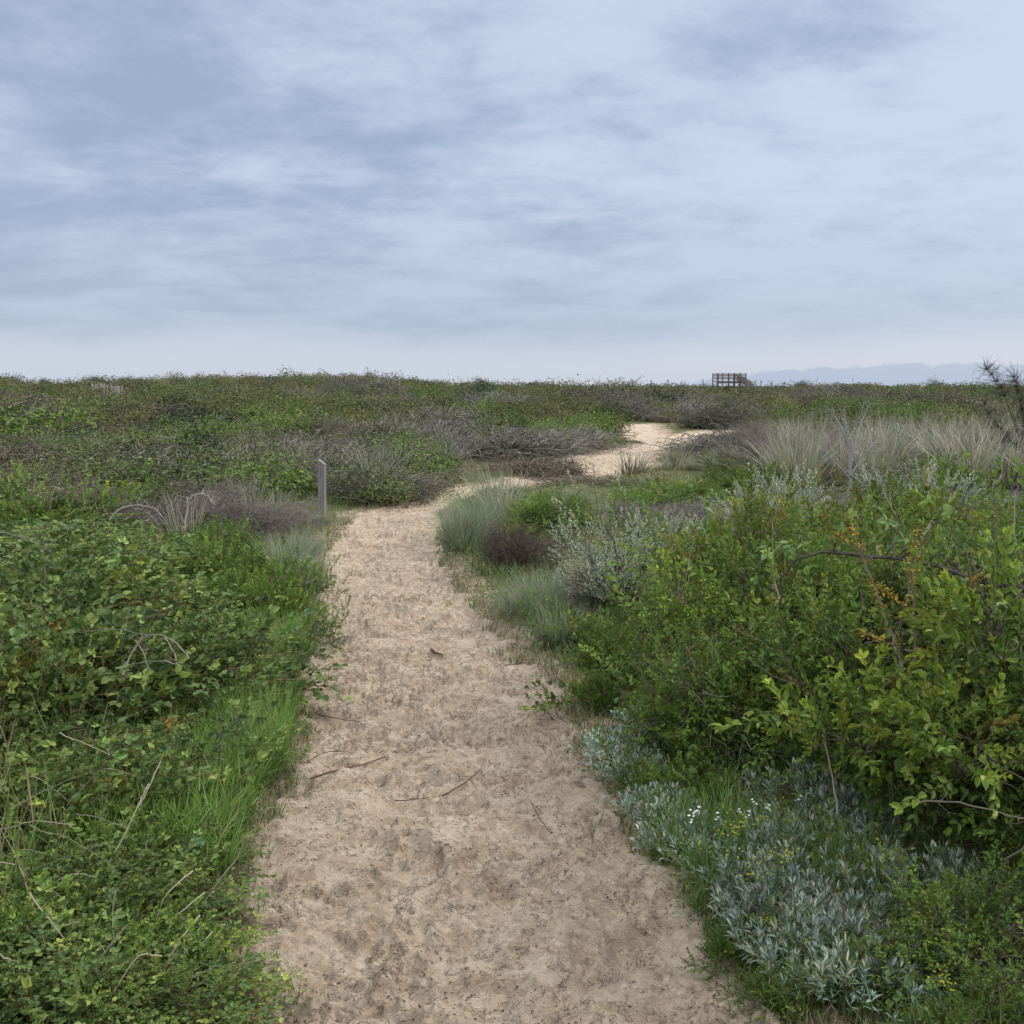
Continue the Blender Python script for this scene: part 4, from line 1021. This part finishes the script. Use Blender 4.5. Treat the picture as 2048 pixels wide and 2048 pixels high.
# ---------------------------------------------------------------- the post
def box(geo, c, s, col=(1, 1, 1), rz=0.0):
    x, y, z = np.array(s) / 2; v = np.array([(a, b, d) for a in (-x, x) for b in (-y, y) for d in (-z, z)])
    v = v @ np.array([[math.cos(rz), math.sin(rz), 0], [-math.sin(rz), math.cos(rz), 0], [0, 0, 1]]) + np.array(c)
    geo.add(v, [(0, 1, 3, 2), (4, 6, 7, 5), (0, 4, 5, 1), (2, 3, 7, 6), (0, 2, 6, 4), (1, 5, 7, 3)], col)


def build_post():
    x, y = P(645, 1038); z0 = gz(x, y); W, Dp, H = .085, .055, .69
    v = []
    a, b = W / 2, Dp / 2
    v = [(-a, -b, -.3), (a, -b, -.3), (a, b, -.3), (-a, b, -.3), (-a, -b, H), (a, -b, H - .055), (a, b, H - .055), (-a, b, H)]
    me = bpy.data.meshes.new('post'); me.from_pydata(v, [], [(3, 2, 1, 0), (4, 5, 6, 7), (0, 1, 5, 4), (1, 2, 6, 5), (2, 3, 7, 6), (3, 0, 4, 7)])
    import bmesh
    bm = bmesh.new(); bm.from_mesh(me); bmesh.ops.bevel(bm, geom=bm.edges[:], offset=.004, segments=2, affect='EDGES'); bm.to_mesh(me); bm.free()
    me.materials.append(wood_material('weathered_post_wood', (.10, .085, .088), (.30, .265, .265)))
    o = link('wooden_post', me, None, (x, y, z0), math.radians(-22)); o.rotation_euler[1] = math.radians(.8)
    tag(o, 'short grey weathered wooden post with slanted top beside the path', 'post')


build_post()
WOODF = wood_material('far_wood', (.10, .08, .075), (.20, .165, .15))


# ---------------------------------------------------------------- viewing platform on the crest
def far_ground(a, D): x = (a - 1024) / F * D; return x, gz(x, D)


def build_platform():
    D = 118.0; s = D / F
    x0 = (1431 - 1024) * s; x1 = (1488 - 1024) * s
    z = lambda row: EYE + (HOR - row) * s        # height seen at that row
    top, deck = z(747.5), z(762)
    W = x1 - x0; Dd = 2.6
    e = bpy.data.objects.new('viewing_platform', None); COLL.objects.link(e); e.location = (x0, D, z(772)); tag(e, 'wooden viewing platform with railings and steps on the skyline', 'platform')
    o = np.array([x0, D, z(772)])

    def part(name, boxes, parent=e):
        g = Geo()
        for c, sz, *rz in boxes: box(g, np.array(c) - o, sz, (1, 1, 1), rz[0] if rz else 0)
        v, f, _ = g.arr(); return link(name, new_mesh(name, v, f, WOODF), parent)
    part('deck', [((x0 + W * .5, D + Dd / 2, deck - .06), (W, Dd, .10)), ((x0 + W * .5, D + .03, deck - .2), (W - .1, .06, .16))])
    H = top - deck
    for fx in (0, .19, .39, .575, .78, 1.0):
        for dy in (0, Dd):
            if dy and fx in (.39,): continue
            part('post', [((x0 + W * fx, D + dy, (top + .06 + z(776)) / 2), (.11, .11, top + .06 - z(776)))])
    for k in range(4):
        zz = top - .05 - k * (H - .12) / 4
        part('rail', [((x0 + W / 2, D + .075, zz), (W, .045, .10))]); part('rail', [((x0 + W / 2, D + Dd - .075, zz), (W, .045, .10))])
        part('rail', [((x0 + .075, D + Dd / 2, zz), (.045, Dd - .2, .10))])
    # steps down to the right front with sloping rails
    n = 5
    for i in range(n):
        part('step', [((x0 + W * .66 + i * .33, D - .75, deck - .22 - i * .2), (.36, 1.1, .05))])
    g0 = np.array([x0 + W * .60, D - .2, 0]); dx = 1.9
    for dy in (-.18, -1.32):
        for k in range(3):
            a = np.array([x0 + W * .6, D + dy, top - .05 - k * .27]); b = a + np.array([dx, 0, -1.0])
            g = Geo(); tubes(g, np.stack([a, b])[None] - o, np.array([[.055, .055]]), np.array([[1, 1, 1.]]), 4); v, f, _ = g.arr(); link('stair_rail', new_mesh('stair_rail', v, f, WOODF), e)
        part('stair_post', [((x0 + W * .6 + dx, D + dy, (top - 1.0 + z(780)) / 2), (.10, .10, top - 1.0 - z(780)))])
        part('stair_post', [((x0 + W * .6 + dx * .5, D + dy, (top - .5 + z(780)) / 2), (.10, .10, top - .5 - z(780)))])


build_platform()


def fence_post_mesh():
    g = Geo(); t = np.array([[(0, 0, -.6), (0, 0, .5), (0, 0, 1.0)]], float); tubes(g, t, np.array([[.055, .052, .048]]), np.array([[1, 1, 1.]]), 7)
    v, f, _ = g.arr(); top = v[-7:]; c = np.array([[0, 0, 1.01]])
    v = np.concatenate([v, c]); n = len(v) - 1; ex = [(n - 7 + i, n - 7 + (i + 1) % 7, n, n) for i in range(7)]
    me = bpy.data.meshes.new('fence_post'); me.from_pydata([tuple(p) for p in v], [], [tuple(q) for q in f] + [q[:3] for q in ex]); me.materials.append(WOODF)
    return me


FP = fence_post_mesh(); r = rs(64)
WOODP = wood_material('bleached_wood', (.26, .23, .20), (.42, .38, .34))
FPP = FP.copy(); FPP.materials[0] = WOODP
# (px, row of the top, row of the foot, distance)
for a, t_, b in [(1263, 760, 775), (1300, 760, 775), (1334, 760, 775), (1403, 759, 775), (1507, 760, 776), (1518, 761, 776), (1540, 762, 776), (1564, 763, 776), (1118, 763, 776)]:
    D = 122; s = D / F; x = (a - 1024) * s; zt = EYE + (HOR - t_) * s; zb = gz(x, D)
    one_ = link('fence_post', FP, None, (x, D, zb), 0, (1.1, 1.1, max(zt - zb, .6))); tag(one_, 'dark round fence post on the skyline beside the viewing platform', 'fence post', 'fence posts on the skyline')
for k in range(9):
    a = 172 + k * 6; D = 150 - k * 5; s = D / F; x = (a - 1024) * s; zt = EYE + (HOR - (757 + k * 1.1)) * s; zb = gz(x, D)
    o = link('fence_paling', FPP, None, (x, D, zb), 0, (1.0, 1.0, max(zt - zb, .8))); o.rotation_euler = (0, -.25, 0); tag(o, 'pale leaning paling of the upper fence row near the skyline', 'fence paling', 'leaning palings near the skyline')
for k in range(17):
    a = 190 + k * 3.7 + r.uniform(-1, 1); D = 102 - k * 1.6; s = D / F; x = (a - 1024) * s; zt = EYE + (HOR - (767.5 + k * .35 + r.uniform(-1, 1))) * s; zb = gz(x, D)
    o = link('fence_paling', FPP, None, (x, D, zb), 0, (1.0, 1.0, max(zt - zb, .8))); o.rotation_euler = (0, r.uniform(-.08, .1), 0); tag(o, 'pale paling of the broken lower fence row on the left slope', 'fence paling', 'palings of the broken fence')
for a, t_, D, lb in [(523, 784, 62, 'pale slim post left of the taller slim post on the left slope'), (571, 779, 60, 'tallest pale slim post standing on the left slope'), (617, 786, 66, 'short pale post right of the tallest slim post'),
                     (654, 785, 68, 'short pale post near the brown rock-like dead bush'), (1107, 760, 120, 'slim post on the skyline in the middle')]:
    s = D / F; x = (a - 1024) * s; zt = EYE + (HOR - t_) * s; zb = gz(x, D)
    tag(link('slim_post', FPP, None, (x, D, zb), 0, (.8, .8, max(zt - zb, .6))), lb, 'post', 'slim posts on the slope')

# ================================================================= MIDDLE GROUND
def shellbasis(nm, rng, j=.35):
    """leaf clumps lie across the crown's surface: Z near the outward direction"""
    z = norm(nm + rng.normal(0, j, nm.shape)); y = norm(np.cross(z, rng.normal(size=z.shape))); return np.stack([np.cross(y, z), y, z], 2)


def far_shrub(seed, r, n_leaf, leafsz, c_dark, c_bright, n_tw=0, twc=None, lump=.6):
    """one mesh: leaf clumps and twigs"""
    rng = rs(seed); p, nm = crown_points(rng, n_leaf, r, seed, .6, -.1, lump, .03); g = Geo(); n = len(p)
    p = p + rng.normal(0, leafsz * .6, p.shape); p[:, 2] = np.abs(p[:, 2])
    m = np.clip(fbm(p[:, 0] * 4 + 20, p[:, 1] * 4 + p[:, 2] * 4 + 20, seed, 3) * 1.6 - .5 + rng.normal(0, .22, n), 0, 1)[:, None]
    ti = (c_dark * (1 - m) + c_bright * m) * rng.uniform(.8, 1.2, (n, 1))
    scatter(g, [leaf(leafsz, leafsz * .6, .3, .2), leaf(leafsz * .8, leafsz * .7, .2, .1)], p, shellbasis(nm, rng, .5), rng.uniform(.6, 1.3, n), ti, rng)
    if n_tw:
        q, nq = crown_points(rng, n_tw, np.array(r) * 1.05, seed, .6, -.1, lump)
        k = len(q); a = q * rng.uniform(.45, .95, (k, 1)) + rng.normal(0, .14, q.shape) * C(1, 1, .5); a[:, 2] = np.abs(a[:, 2]); tubes(g, curve(a, q + nq * .03, 4, rng, .2), np.linspace(.009, .0035, 4)[None].repeat(k, 0), twc * rng.uniform(.65, 1.3, (k, 1)), 3)
    return g.mesh('shrub', M_SOFT)


TW = C(.17, .145, .13)
KIN = {
    'olive': [far_shrub(400 + i, (.75, .75, .52), 3400, .042, C(.085, .105, .04), C(.18, .21, .075), 260, TW) for i in range(3)],
    'fresh': [far_shrub(410 + i, (.7, .7, .5), 3600, .042, C(.075, .12, .03), C(.19, .27, .05), 100, TW) for i in range(2)],
    'grey': [far_shrub(420 + i, (.8, .8, .55), 1500, .035, C(.11, .11, .07), C(.19, .19, .11), 1100, C(.20, .18, .155)) for i in range(3)],
    'brown': [far_shrub(430 + i, (.7, .7, .42), 1900, .032, C(.11, .09, .055), C(.18, .155, .08), 800, C(.16, .125, .10)) for i in range(2)],
    'dark': [far_shrub(440 + i, (.65, .65, .5), 3200, .045, C(.028, .045, .025), C(.06, .09, .04), 120, TW) for i in range(2)],
    'yellow': [far_shrub(450, (.8, .8, .42), 3400, .042, C(.12, .16, .03), C(.25, .28, .05), 60, TW)],
}
LAB = {'olive': ('olive_shrub', 'olive-green leafy shrub'), 'fresh': ('green_shrub', 'fresh green leafy shrub'), 'grey': ('bare_shrub', 'leafless grey-brown thorny shrub'),
       'brown': ('brown_shrub', 'brown twiggy low shrub'), 'dark': ('dark_shrub', 'dark evergreen-looking shrub'), 'yellow': ('yellow_green_shrub', 'yellow-green mounded shrub')}


def shrub(kind, x, y, sx, sz, rz, zone, label=None, grp=None, color=None):
    ms = KIN[kind]; nm, lb = LAB[kind]
    return one(nm, ms[int(rz * 7) % len(ms)], x, y, (sx, sx, sz), rz, label or (lb + ' ' + zone), 'shrub', grp or (lb + 's ' + zone), zoff=-.04, color=color)


occ = []
def put(kind, a, b, sx, sz, label, color=None):
    x, y = P(a, b); occ.append((x, y, sx * .6)); shrub(kind, x, y, sx, sz, a * .37, '', label, 'shrubs around the bend of the path', color)


for k_, a, b, sx, sz, lb in [
    ('brown', 1085, 950, 1.1, .85, 'brown tangled mound left of the sandy bend'), ('brown', 1150, 975, .85, .36, 'dark brown heathery mound in front of the sandy bend'), ('brown', 1235, 990, .7, .25, 'low brown mound beside the sand behind the green bush'),
    ('fresh', 1120, 948, .5, .45, 'small green shrub on the tip of the brown mound'), ('grey', 1010, 920, 1.4, 1.0, 'grey leafless shrub beyond the grassy flat'), ('olive', 1090, 912, 1.3, 1.0, 'olive shrub left of the far sand'),
    ('grey', 930, 915, 1.1, .8, 'grey leafless shrub left end of the grey row'), ('grey', 1130, 908, 1.0, .8, 'grey leafless shrub nearest the far sand'), ('grey', 860, 912, 1.2, 1.0, 'low grey shrub above the straw-white marram'),
    ('olive', 1180, 898, 1.2, 1.0, 'olive mound jutting into the far sand'), ('fresh', 1160, 885, 1.3, 1.1, 'green mound on the far bend of the sand'), ('olive', 1212, 893, .8, .6, 'low olive shrub at the sand edge'),
    ('brown', 1268, 885, .4, .35, 'tiny brown shrub at the fork of the far sand'), ('brown', 1385, 905, .9, .4, 'brown twiggy shrub before the right sand patch'), ('brown', 1440, 912, 1.2, .45, 'brown twiggy shrub under the sand patch'),
    ('grey', 1480, 915, 1.5, .9, 'grey twiggy shrub under the sand patch'), ('brown', 1370, 925, .8, .4, 'brown shrub on the right rim of the bend'),
    ('brown', 850, 955, 1.0, .8, 'brown low shrub on the grassy flat'), ('olive', 755, 1008, 1.0, .95, 'olive low shrub right of the post'), ('olive', 705, 1010, .7, .7, 'olive low shrub just behind the post'), ('brown', 790, 1000, .9, .75, 'brown low shrub at the left bend'),
    ('fresh', 835, 985, .7, .55, 'small green shrub at the left bend'), ('brown', 700, 965, 1.3, .9, 'reddish brown shrub behind the pale marram'), ('grey', 630, 985, 1.0, .6, 'grey shrub behind the post'),
    ('fresh', 500, 1010, 1.3, 1.1, 'green shrub behind the grey thicket'), ('olive', 400, 1000, 1.5, 1.1, 'olive shrub behind the grey thicket'), ('fresh', 300, 1000, 1.4, 1.1, 'green shrub over the arched bleached cane'), ('dark', 295, 985, 1.0, 1.0, 'dark shrub with deep shade left of the canes'),
    ('brown', 60, 985, 1.6, 1.2, 'dark brown shrub at the left edge'), ('olive', 180, 980, 1.6, 1.1, 'olive shrub over the slanting dead cane'), ('fresh', 560, 985, 1.1, .95, 'green shrub left of the post'),
    ('dark', 380, 885, 2.3, 1.9, 'dark blue-grey rounded bush on the left'), ('fresh', 440, 890, 1.6, 1.4, 'deep green bush right of the blue-grey one'), ('yellow', 545, 845, 2.2, 1.9, 'yellow-green rounded bush on the left slope'),
    ('fresh', 10, 905, 2.4, 2.2, 'vivid green bush at the left edge'), ('yellow', 1760, 868, 2.5, 1.3, 'yellow-green flat mound behind the marram'), ('yellow', 1540, 862, 1.4, .9, 'small yellow-green mound beside the sand patch'),
    ('olive', 1640, 868, 2.2, 1.1, 'olive mound behind the marram'), ('brown', 1690, 880, 2.0, 1.0, 'brown shrub under the yellow-green mound')]:
    put(k_, a, b, sx, sz, lb)
for k_, a, D, sx, sz, lb in [('brown', 700, 62, 2.6, 3.0, 'dead red-brown bush on the left slope'), ('grey', 745, 60, 2.4, 3.2, 'pale dead bush beside the red-brown one'), ('yellow', 985, 88, 3.6, 2.8, 'vivid green thicket below the middle skyline'),
                             ('yellow', 930, 84, 3.0, 2.6, 'vivid green thicket left half below the middle skyline'), ('fresh', 880, 86, 3.2, 2.6, 'green thicket left of the vivid one'), ('yellow', 1455, 112, 3.4, 1.8, 'yellow-green bush below the viewing platform'),
                             ('yellow', 1490, 62, 1.6, 1.4, 'small yellow-green bush below the platform slope'), ('dark', 1020, 70, 1.5, 1.6, 'small dark bush in the middle slope')]:
    x = (a - 1024) / F * D; occ.append((x, D, sx * .6)); shrub(k_, x, D, sx, sz, a * .37, '', lb, 'shrubs of the far slope')


def patchy(x, y):
    """which kind grows here: patches"""
    n1, n2, n3 = fbm(x / 3.2 + 3, y / 12 + 8, 61, 2), fbm(x / 3.6 + 30, y / 13 + 8, 67, 2), fbm(x / 2.4 + 60, y / 9 + 1, 71, 2)
    w = np.stack([2.3 + (n1 - .5) * 4, .8 + (n2 - .5) * 4.5, .60 + (.5 - n1) * 4.5, .22 + (.5 - n2) * 2.4, .22 + (n3 - .5) * 2.5, .05 + (.5 - n3) * 1.0], -1)
    return np.clip(w, .02, None)


KN = ['olive', 'fresh', 'grey', 'brown', 'dark', 'yellow']
r = rs(5005); cnt = {k: 0 for k in KN}; far_pts = []
d = 8.5
while d < 215:
    size = .66 + .015 * min(d, 80)
    step = size * (1.0 if d < 60 else 1.3)
    n = int(2 * .80 * d / step)
    for i in range(n):
        a = -.80 + 1.6 * (i + r.random()) / n; dd = d + r.uniform(-.5, .5) * step; x, y = math.sin(a) * dd, math.cos(a) * dd
        if y < 7: continue
        px_ = 1024 + F * x / y
        if -400 < px_ < 2450:
            if d > 175 and r.random() < .3: continue
        elif d > 90: continue
        far_pts.append((x, y, size * r.uniform(.65, 1.3)))
    d += step * (.85 if d < 60 else 1.2)
fp = np.array(far_pts); ins = inside(fp[:, 0], fp[:, 1])
k_in = 0.55 * fp[:, 2] + .1
ok = ins < -k_in
row = 1024 + F * 0  # occupancy tests below use world space
x_, y_ = fp[:, 0], fp[:, 1]; px_ = 1024 + F * x_ / y_
gr = EYE / y_ * F + HOR                                # approx photo row of the ground there
ok &= ~((px_ > 1180) & (y_ < 26) & (y_ < 19.5 + 0 * y_) & (y_ > 12))        # marram field keeps open
ok &= ~((px_ > 600) & (y_ < 12.5))                                       # near banks are planted by hand
ok &= ~((px_ <= 600) & (y_ < 10.5))
ok &= ~((px_ > 840) & (px_ < 1130) & (y_ > 17) & (y_ < 24.5))               # short-grass flat
ok &= ~((px_ > 1240) & (px_ < 1560) & (y_ > 20) & (y_ < 40) & (r.random(len(y_)) < .75))
ok &= ~((px_ > 1010) & (px_ < 1440) & (y_ < 23.5))
ok &= ~((px_ > 540) & (px_ < 800) & (y_ < 15.5))
for (ox, oy, orr) in occ: ok &= np.hypot(x_ - ox, y_ - oy) > orr * .75
fp = fp[ok]; W = patchy(fp[:, 0], fp[:, 1]); W /= W.sum(1, keepdims=True); u = r.random(len(fp)); kid = (W.cumsum(1) < u[:, None]).sum(1).clip(0, 5)
dist = np.hypot(fp[:, 0], fp[:, 1]); order = np.argsort(dist); rest = []
LIM = 210
for i in order:
    kind = KN[kid[i]]; x, y, s_ = fp[i]
    inview = abs(x / y) < .53
    if cnt[kind] < LIM and (inview or dist[i] < 30) and dist[i] < 75:
        cnt[kind] += 1
        zone = 'in the ' + ('near' if dist[i] < 24 else 'middle' if dist[i] < 44 else 'far') + ' scrub ' + ('right' if x > .12 * y else 'left') + ' of the sand path'
        hz = s_ * r.uniform(.6, 1.35) * (.82 if dist[i] < 26 else .95)
        if x / y > .12 and dist[i] > 19 and dist[i] < 30: hz *= .6
        c = tuple(np.clip(r.normal(1, .16) * r.normal(1, .035, 3) * C(1, 1, .95), .65, 1.4))
        shrub(kind, x, y, s_ * r.uniform(.9, 1.2), hz, r.uniform(0, 6.2), zone, color=c)
    else: rest.append(i)
print('individual shrubs', cnt, 'rest', len(rest))


def build_scrub():
    rng = rs(909); g = Geo()
    cols = {0: (C(.072, .080, .032), C(.145, .150, .058)), 1: (C(.060, .086, .028), C(.135, .168, .050)), 2: (C(.098, .088, .062), C(.16, .148, .105)), 3: (C(.09, .073, .048), C(.15, .125, .08)), 4: (C(.03, .045, .027), C(.06, .085, .042)), 5: (C(.12, .15, .04), C(.22, .25, .06))}
    T = [leaf(1, .75, .3, .2), leaf(.8, .8, .2, .1)]
    for i in rest:
        x, y, s_ = fp[i]; D = dist[i]; n = int(np.clip(30000 / D, 130, 700)); sz = .05 + .0011 * D
        if abs(x / y) > .55: n //= 3; sz *= 1.6
        p, nm = crown_points(rng, n, (.80 * s_, .74 * s_, .52 * s_ * rng.uniform(.4, 1.55)), int(i) % 50, .4, 0.0, .4 if D < 80 else .18, 0)
        n = len(p); cd, cb = cols[int(kid[i])]; m = np.clip(rng.normal(.45, .15, (n, 1)), 0, 1)
        base = rng.uniform(.72, 1.35) * np.clip(rng.normal(1, .06, 3), .8, 1.2)
        ti = (cd * (1 - m) + cb * m) * base
        z = gz(x, y); p[:, 2] *= rng.choice([1.0, 1.0, 1.0, 1.25]); n = len(p)
        scatter(g, T, p + C(x, y, z), shellbasis(nm, rng), rng.uniform(.5, 1.2, n) * sz, ti, rng)
        if D > 60 and rng.random() < .015:      # a few taller sprays that break the outline
            k = 5; a = np.tile(C(x, y, z + .3 * s_), (k, 1)) + rng.normal(0, .25, (k, 3)) * C(1, 1, 0); e = a + rng.normal(0, .25, (k, 3)) * C(1, 1, 0) + C(0, 0, 1) * rng.uniform(.3, .75, (k, 1)) * s_
            tubes(g, curve(a, e, 4, rng, .1), np.full((k, 4), .014), np.tile(C(.12, .11, .09), (k, 1)), 3)
    o = link('distant_scrub', g.mesh('distant_scrub', M_SOFT)); tag(o, 'grey-green dune scrub covering the far slopes up to the skyline', 'scrub', kind='stuff')


build_scrub()

# small trees on the skyline at the left
tr = [far_shrub(470 + i, (.8, .8, .8), 1300, .075, C(.035, .045, .03), C(.07, .08, .05), 90, C(.08, .07, .06), .5) for i in range(2)]
for k, (a, t_) in enumerate([(197, 752), (205, 751), (262, 752), (284, 752), (180, 754), (704, 744), (742, 744), (95, 752), (40, 750), (1600, 757), (1860, 758), (828, 752), (960, 755), (640, 745)]):
    D = 160; s = D / F; x = (a - 1024) * s; zb = gz(x, D); hh = EYE + (HOR - t_) * s - zb + .25
    one('skyline_bush', tr[k % 2], x, D, (1.4, 1.4, max(hh, .5) / 1.0), k, 'small dark bush standing on the skyline', 'bush', 'bushes on the skyline')
# straw grass tops on the left crest and low marram tufts in the middle ground
r = rs(66)
for k in range(26):
    a = r.choice([r.normal(690, 45), r.normal(430, 60)]); D = r.uniform(118, 150); x = (a - 1024) / F * D
    one('marram_tuft', MAR_P[k % 4], x, D, (3.2, 3.2, 1.4), r.uniform(0, 6), 'pale marram tuft near the top of the far left dune', 'grass tuft', 'marram tufts on the far dune', zoff=.45)
k = 0
while k < 42:
    a = r.uniform(-50, 1560); b = r.uniform(852, 985); x, y = P(a, b)
    if inside(np.array([x]), np.array([y]))[0] > -.4 or (1130 < a < 1240): continue
    one('marram_tuft', MAR_P[k % 4], x, y, (1.0, 1.0, r.uniform(.45, .8)), r.uniform(0, 6), 'small pale marram tuft among the shrubs of the middle ground', 'grass tuft', 'marram tufts of the middle ground', color=(.85, .85, .85)); k += 1


# ================================================================= GROUND COVER (stuff)
def cover_points(rng, n, y0, y1, spread, lo, hi, power=1.0):
    """points beside the path with lateral distance outside it between lo and hi"""
    y = y0 * (y1 / y0) ** (rng.random(n) ** power); side = rng.random(n) < .5
    off = lo + (hi - lo) * rng.random(n) ** spread
    L_, R_ = np.interp(y, ey, el), np.interp(y, ey, er); x = np.where(side, L_ - off, R_ + off)
    s = inside(x, y); ok = s < .02
    return x[ok], y[ok]


def build_grass():
    rng = rs(3003); g = Geo()
    def lay(x, y, H, w, c0, c1, lean, dry):
        n = len(x); z = ground_h(x, y) - .005; m = (rng.random(n) < dry)[:, None]
        nz = (.7 + .6 * fbm(x * 2.1 + 9, y * 2.1 + 9, 77, 2))[:, None]
        cb = np.where(m, C(.24, .18, .10), c0) * nz * rng.uniform(.8, 1.2, (n, 1)); ct = np.where(m, C(.36, .29, .17), c1) * nz * rng.uniform(.8, 1.2, (n, 1))
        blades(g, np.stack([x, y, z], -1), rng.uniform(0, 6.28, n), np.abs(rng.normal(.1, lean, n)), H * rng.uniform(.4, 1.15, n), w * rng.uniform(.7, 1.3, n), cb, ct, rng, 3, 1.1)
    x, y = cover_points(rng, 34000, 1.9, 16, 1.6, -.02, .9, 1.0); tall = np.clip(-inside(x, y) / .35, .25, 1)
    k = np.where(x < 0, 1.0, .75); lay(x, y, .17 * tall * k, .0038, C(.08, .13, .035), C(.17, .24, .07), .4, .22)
    x, y = cover_points(rng, 26000, 1.9, 14, 1.0, .3, 4.5, 1.0); lay(x, y, .20, .005, C(.08, .13, .035), C(.17, .26, .06), .45, .15)
    y = rng.uniform(2.0, 9.0, 9000); x = np.interp(y, ey, el) - rng.uniform(.2, .55, len(y)) * y * .8; ok = fbm(x * 1.7, y * 1.7, 97, 2) > .45; lay(x[ok], y[ok], .42, .0055, C(.07, .12, .03), C(.16, .22, .06), .35, .3)
    # meadow strip on the left from the post down
    y = rng.uniform(3.1, 6.2, 15000); x = np.interp(y, ey, el) - np.abs(rng.normal(.32, .22, len(y))); ok = inside(x, y) < -.08; lay(x[ok], y[ok], .25, .0055, C(.09, .16, .035), C(.19, .31, .06), .4, .05)
    # short-grass flat and verges further out
    y = rng.uniform(15, 30, 26000); x = rng.uniform(-.62, .55, len(y)) * y; ok = inside(x, y) < -.1; lay(x[ok], y[ok], .12, .012, C(.10, .11, .045), C(.19, .18, .08), .5, .45)
    # edge fringe, dark and matted
    y = 1.9 * (18 / 1.9) ** rng.random(24000); sd_ = rng.random(len(y)) < .5; L_, R_ = np.interp(y, ey, el), np.interp(y, ey, er); x = np.where(sd_, L_ - np.abs(rng.normal(0, .12, len(y))), R_ + np.abs(rng.normal(0, .12, len(y))))
    ok = inside(x, y) < .03; x, y = x[ok], y[ok]; lay(x, y, .07, .004, C(.07, .085, .03), C(.13, .15, .06), .7, .4)
    o = link('grass', g.mesh('grass', M_GRASS)); tag(o, 'mixed green and dry grass growing along both rims of the sand path', 'grass', kind='stuff')


def build_litter():
    """dead leaves and bits of stem lying under the plants and on the rim"""
    rng = rs(4004); g = Geo()
    x, y = cover_points(rng, 16000, 1.9, 12, 1.3, -.02, 3.2); z = ground_h(x, y) + .006; n = len(x)
    scatter(g, [leaf(.022, .012, .5, .3), leaf(.03, .004, .2, .1)], np.stack([x, y, z], -1), basis(rng.normal(size=(n, 3)) * C(1, 1, .25), rng), rng.uniform(.4, 1.3, n), np.where(rng.random((n, 1)) < .5, C(.16, .10, .055), C(.24, .19, .13)) * rng.uniform(.6, 1.3, (n, 1)), rng)
    # crumbs trodden into the sand
    n = 17000; y = 1.8 * (14 / 1.8) ** rng.random(n); L_, R_ = np.interp(y, ey, el), np.interp(y, ey, er); x = L_ + (R_ - L_) * rng.random(n); keep = rng.random(n) < sstep(.42, .62, fbm(x * 4, y * 4, 88, 3)) + .12; x, y = x[keep], y[keep]; n = len(x)
    z = sand_z(x, y) + .003
    scatter(g, [leaf(.009, .005, .5, .3), leaf(.02, .0018, .2, .1)], np.stack([x, y, z], -1), basis(rng.normal(size=(n, 3)) * C(1, 1, .25), rng), rng.uniform(.4, 1.3, n), C(.09, .06, .045) * rng.uniform(.5, 1.6, (n, 1)), rng)
    o = link('plant_litter', g.mesh('plant_litter', M_SOFT)); tag(o, 'dead leaf and stem litter scattered on the rims and the sand', 'litter', kind='stuff')


def build_herbs():
    """low ground cover between the bushes"""
    rng = rs(5115); g = Geo()
    for kind, n, y0, y1, lo, hi, sc, tn in [('lowgreen', 5200, 1.9, 12, .05, 4.6, .8, C(.85, .9, .9)), ('bramble', 1500, 1.9, 10, .1, 4.0, .7, C(.85, .85, .9)), ('privet', 1800, 2.0, 9, .35, 4.0, .8, C(.8, .8, .8))]:
        x, y = cover_points(rng, n, y0, y1, 1.0, lo, hi); z = ground_h(x, y) + rng.uniform(0, .07, len(x)); m = len(x)
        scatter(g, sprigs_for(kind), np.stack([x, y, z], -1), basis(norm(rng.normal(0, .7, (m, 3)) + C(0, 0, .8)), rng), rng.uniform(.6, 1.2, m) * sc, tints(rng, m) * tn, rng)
    o = link('undergrowth', g.mesh('undergrowth', M_LEAF)); tag(o, 'low leafy ground cover filling the gaps between the bushes', 'undergrowth', kind='stuff')


build_grass(); build_litter(); build_herbs()
print('faces in view meshes', sum(len(m.polygons) * m.users for m in bpy.data.meshes))
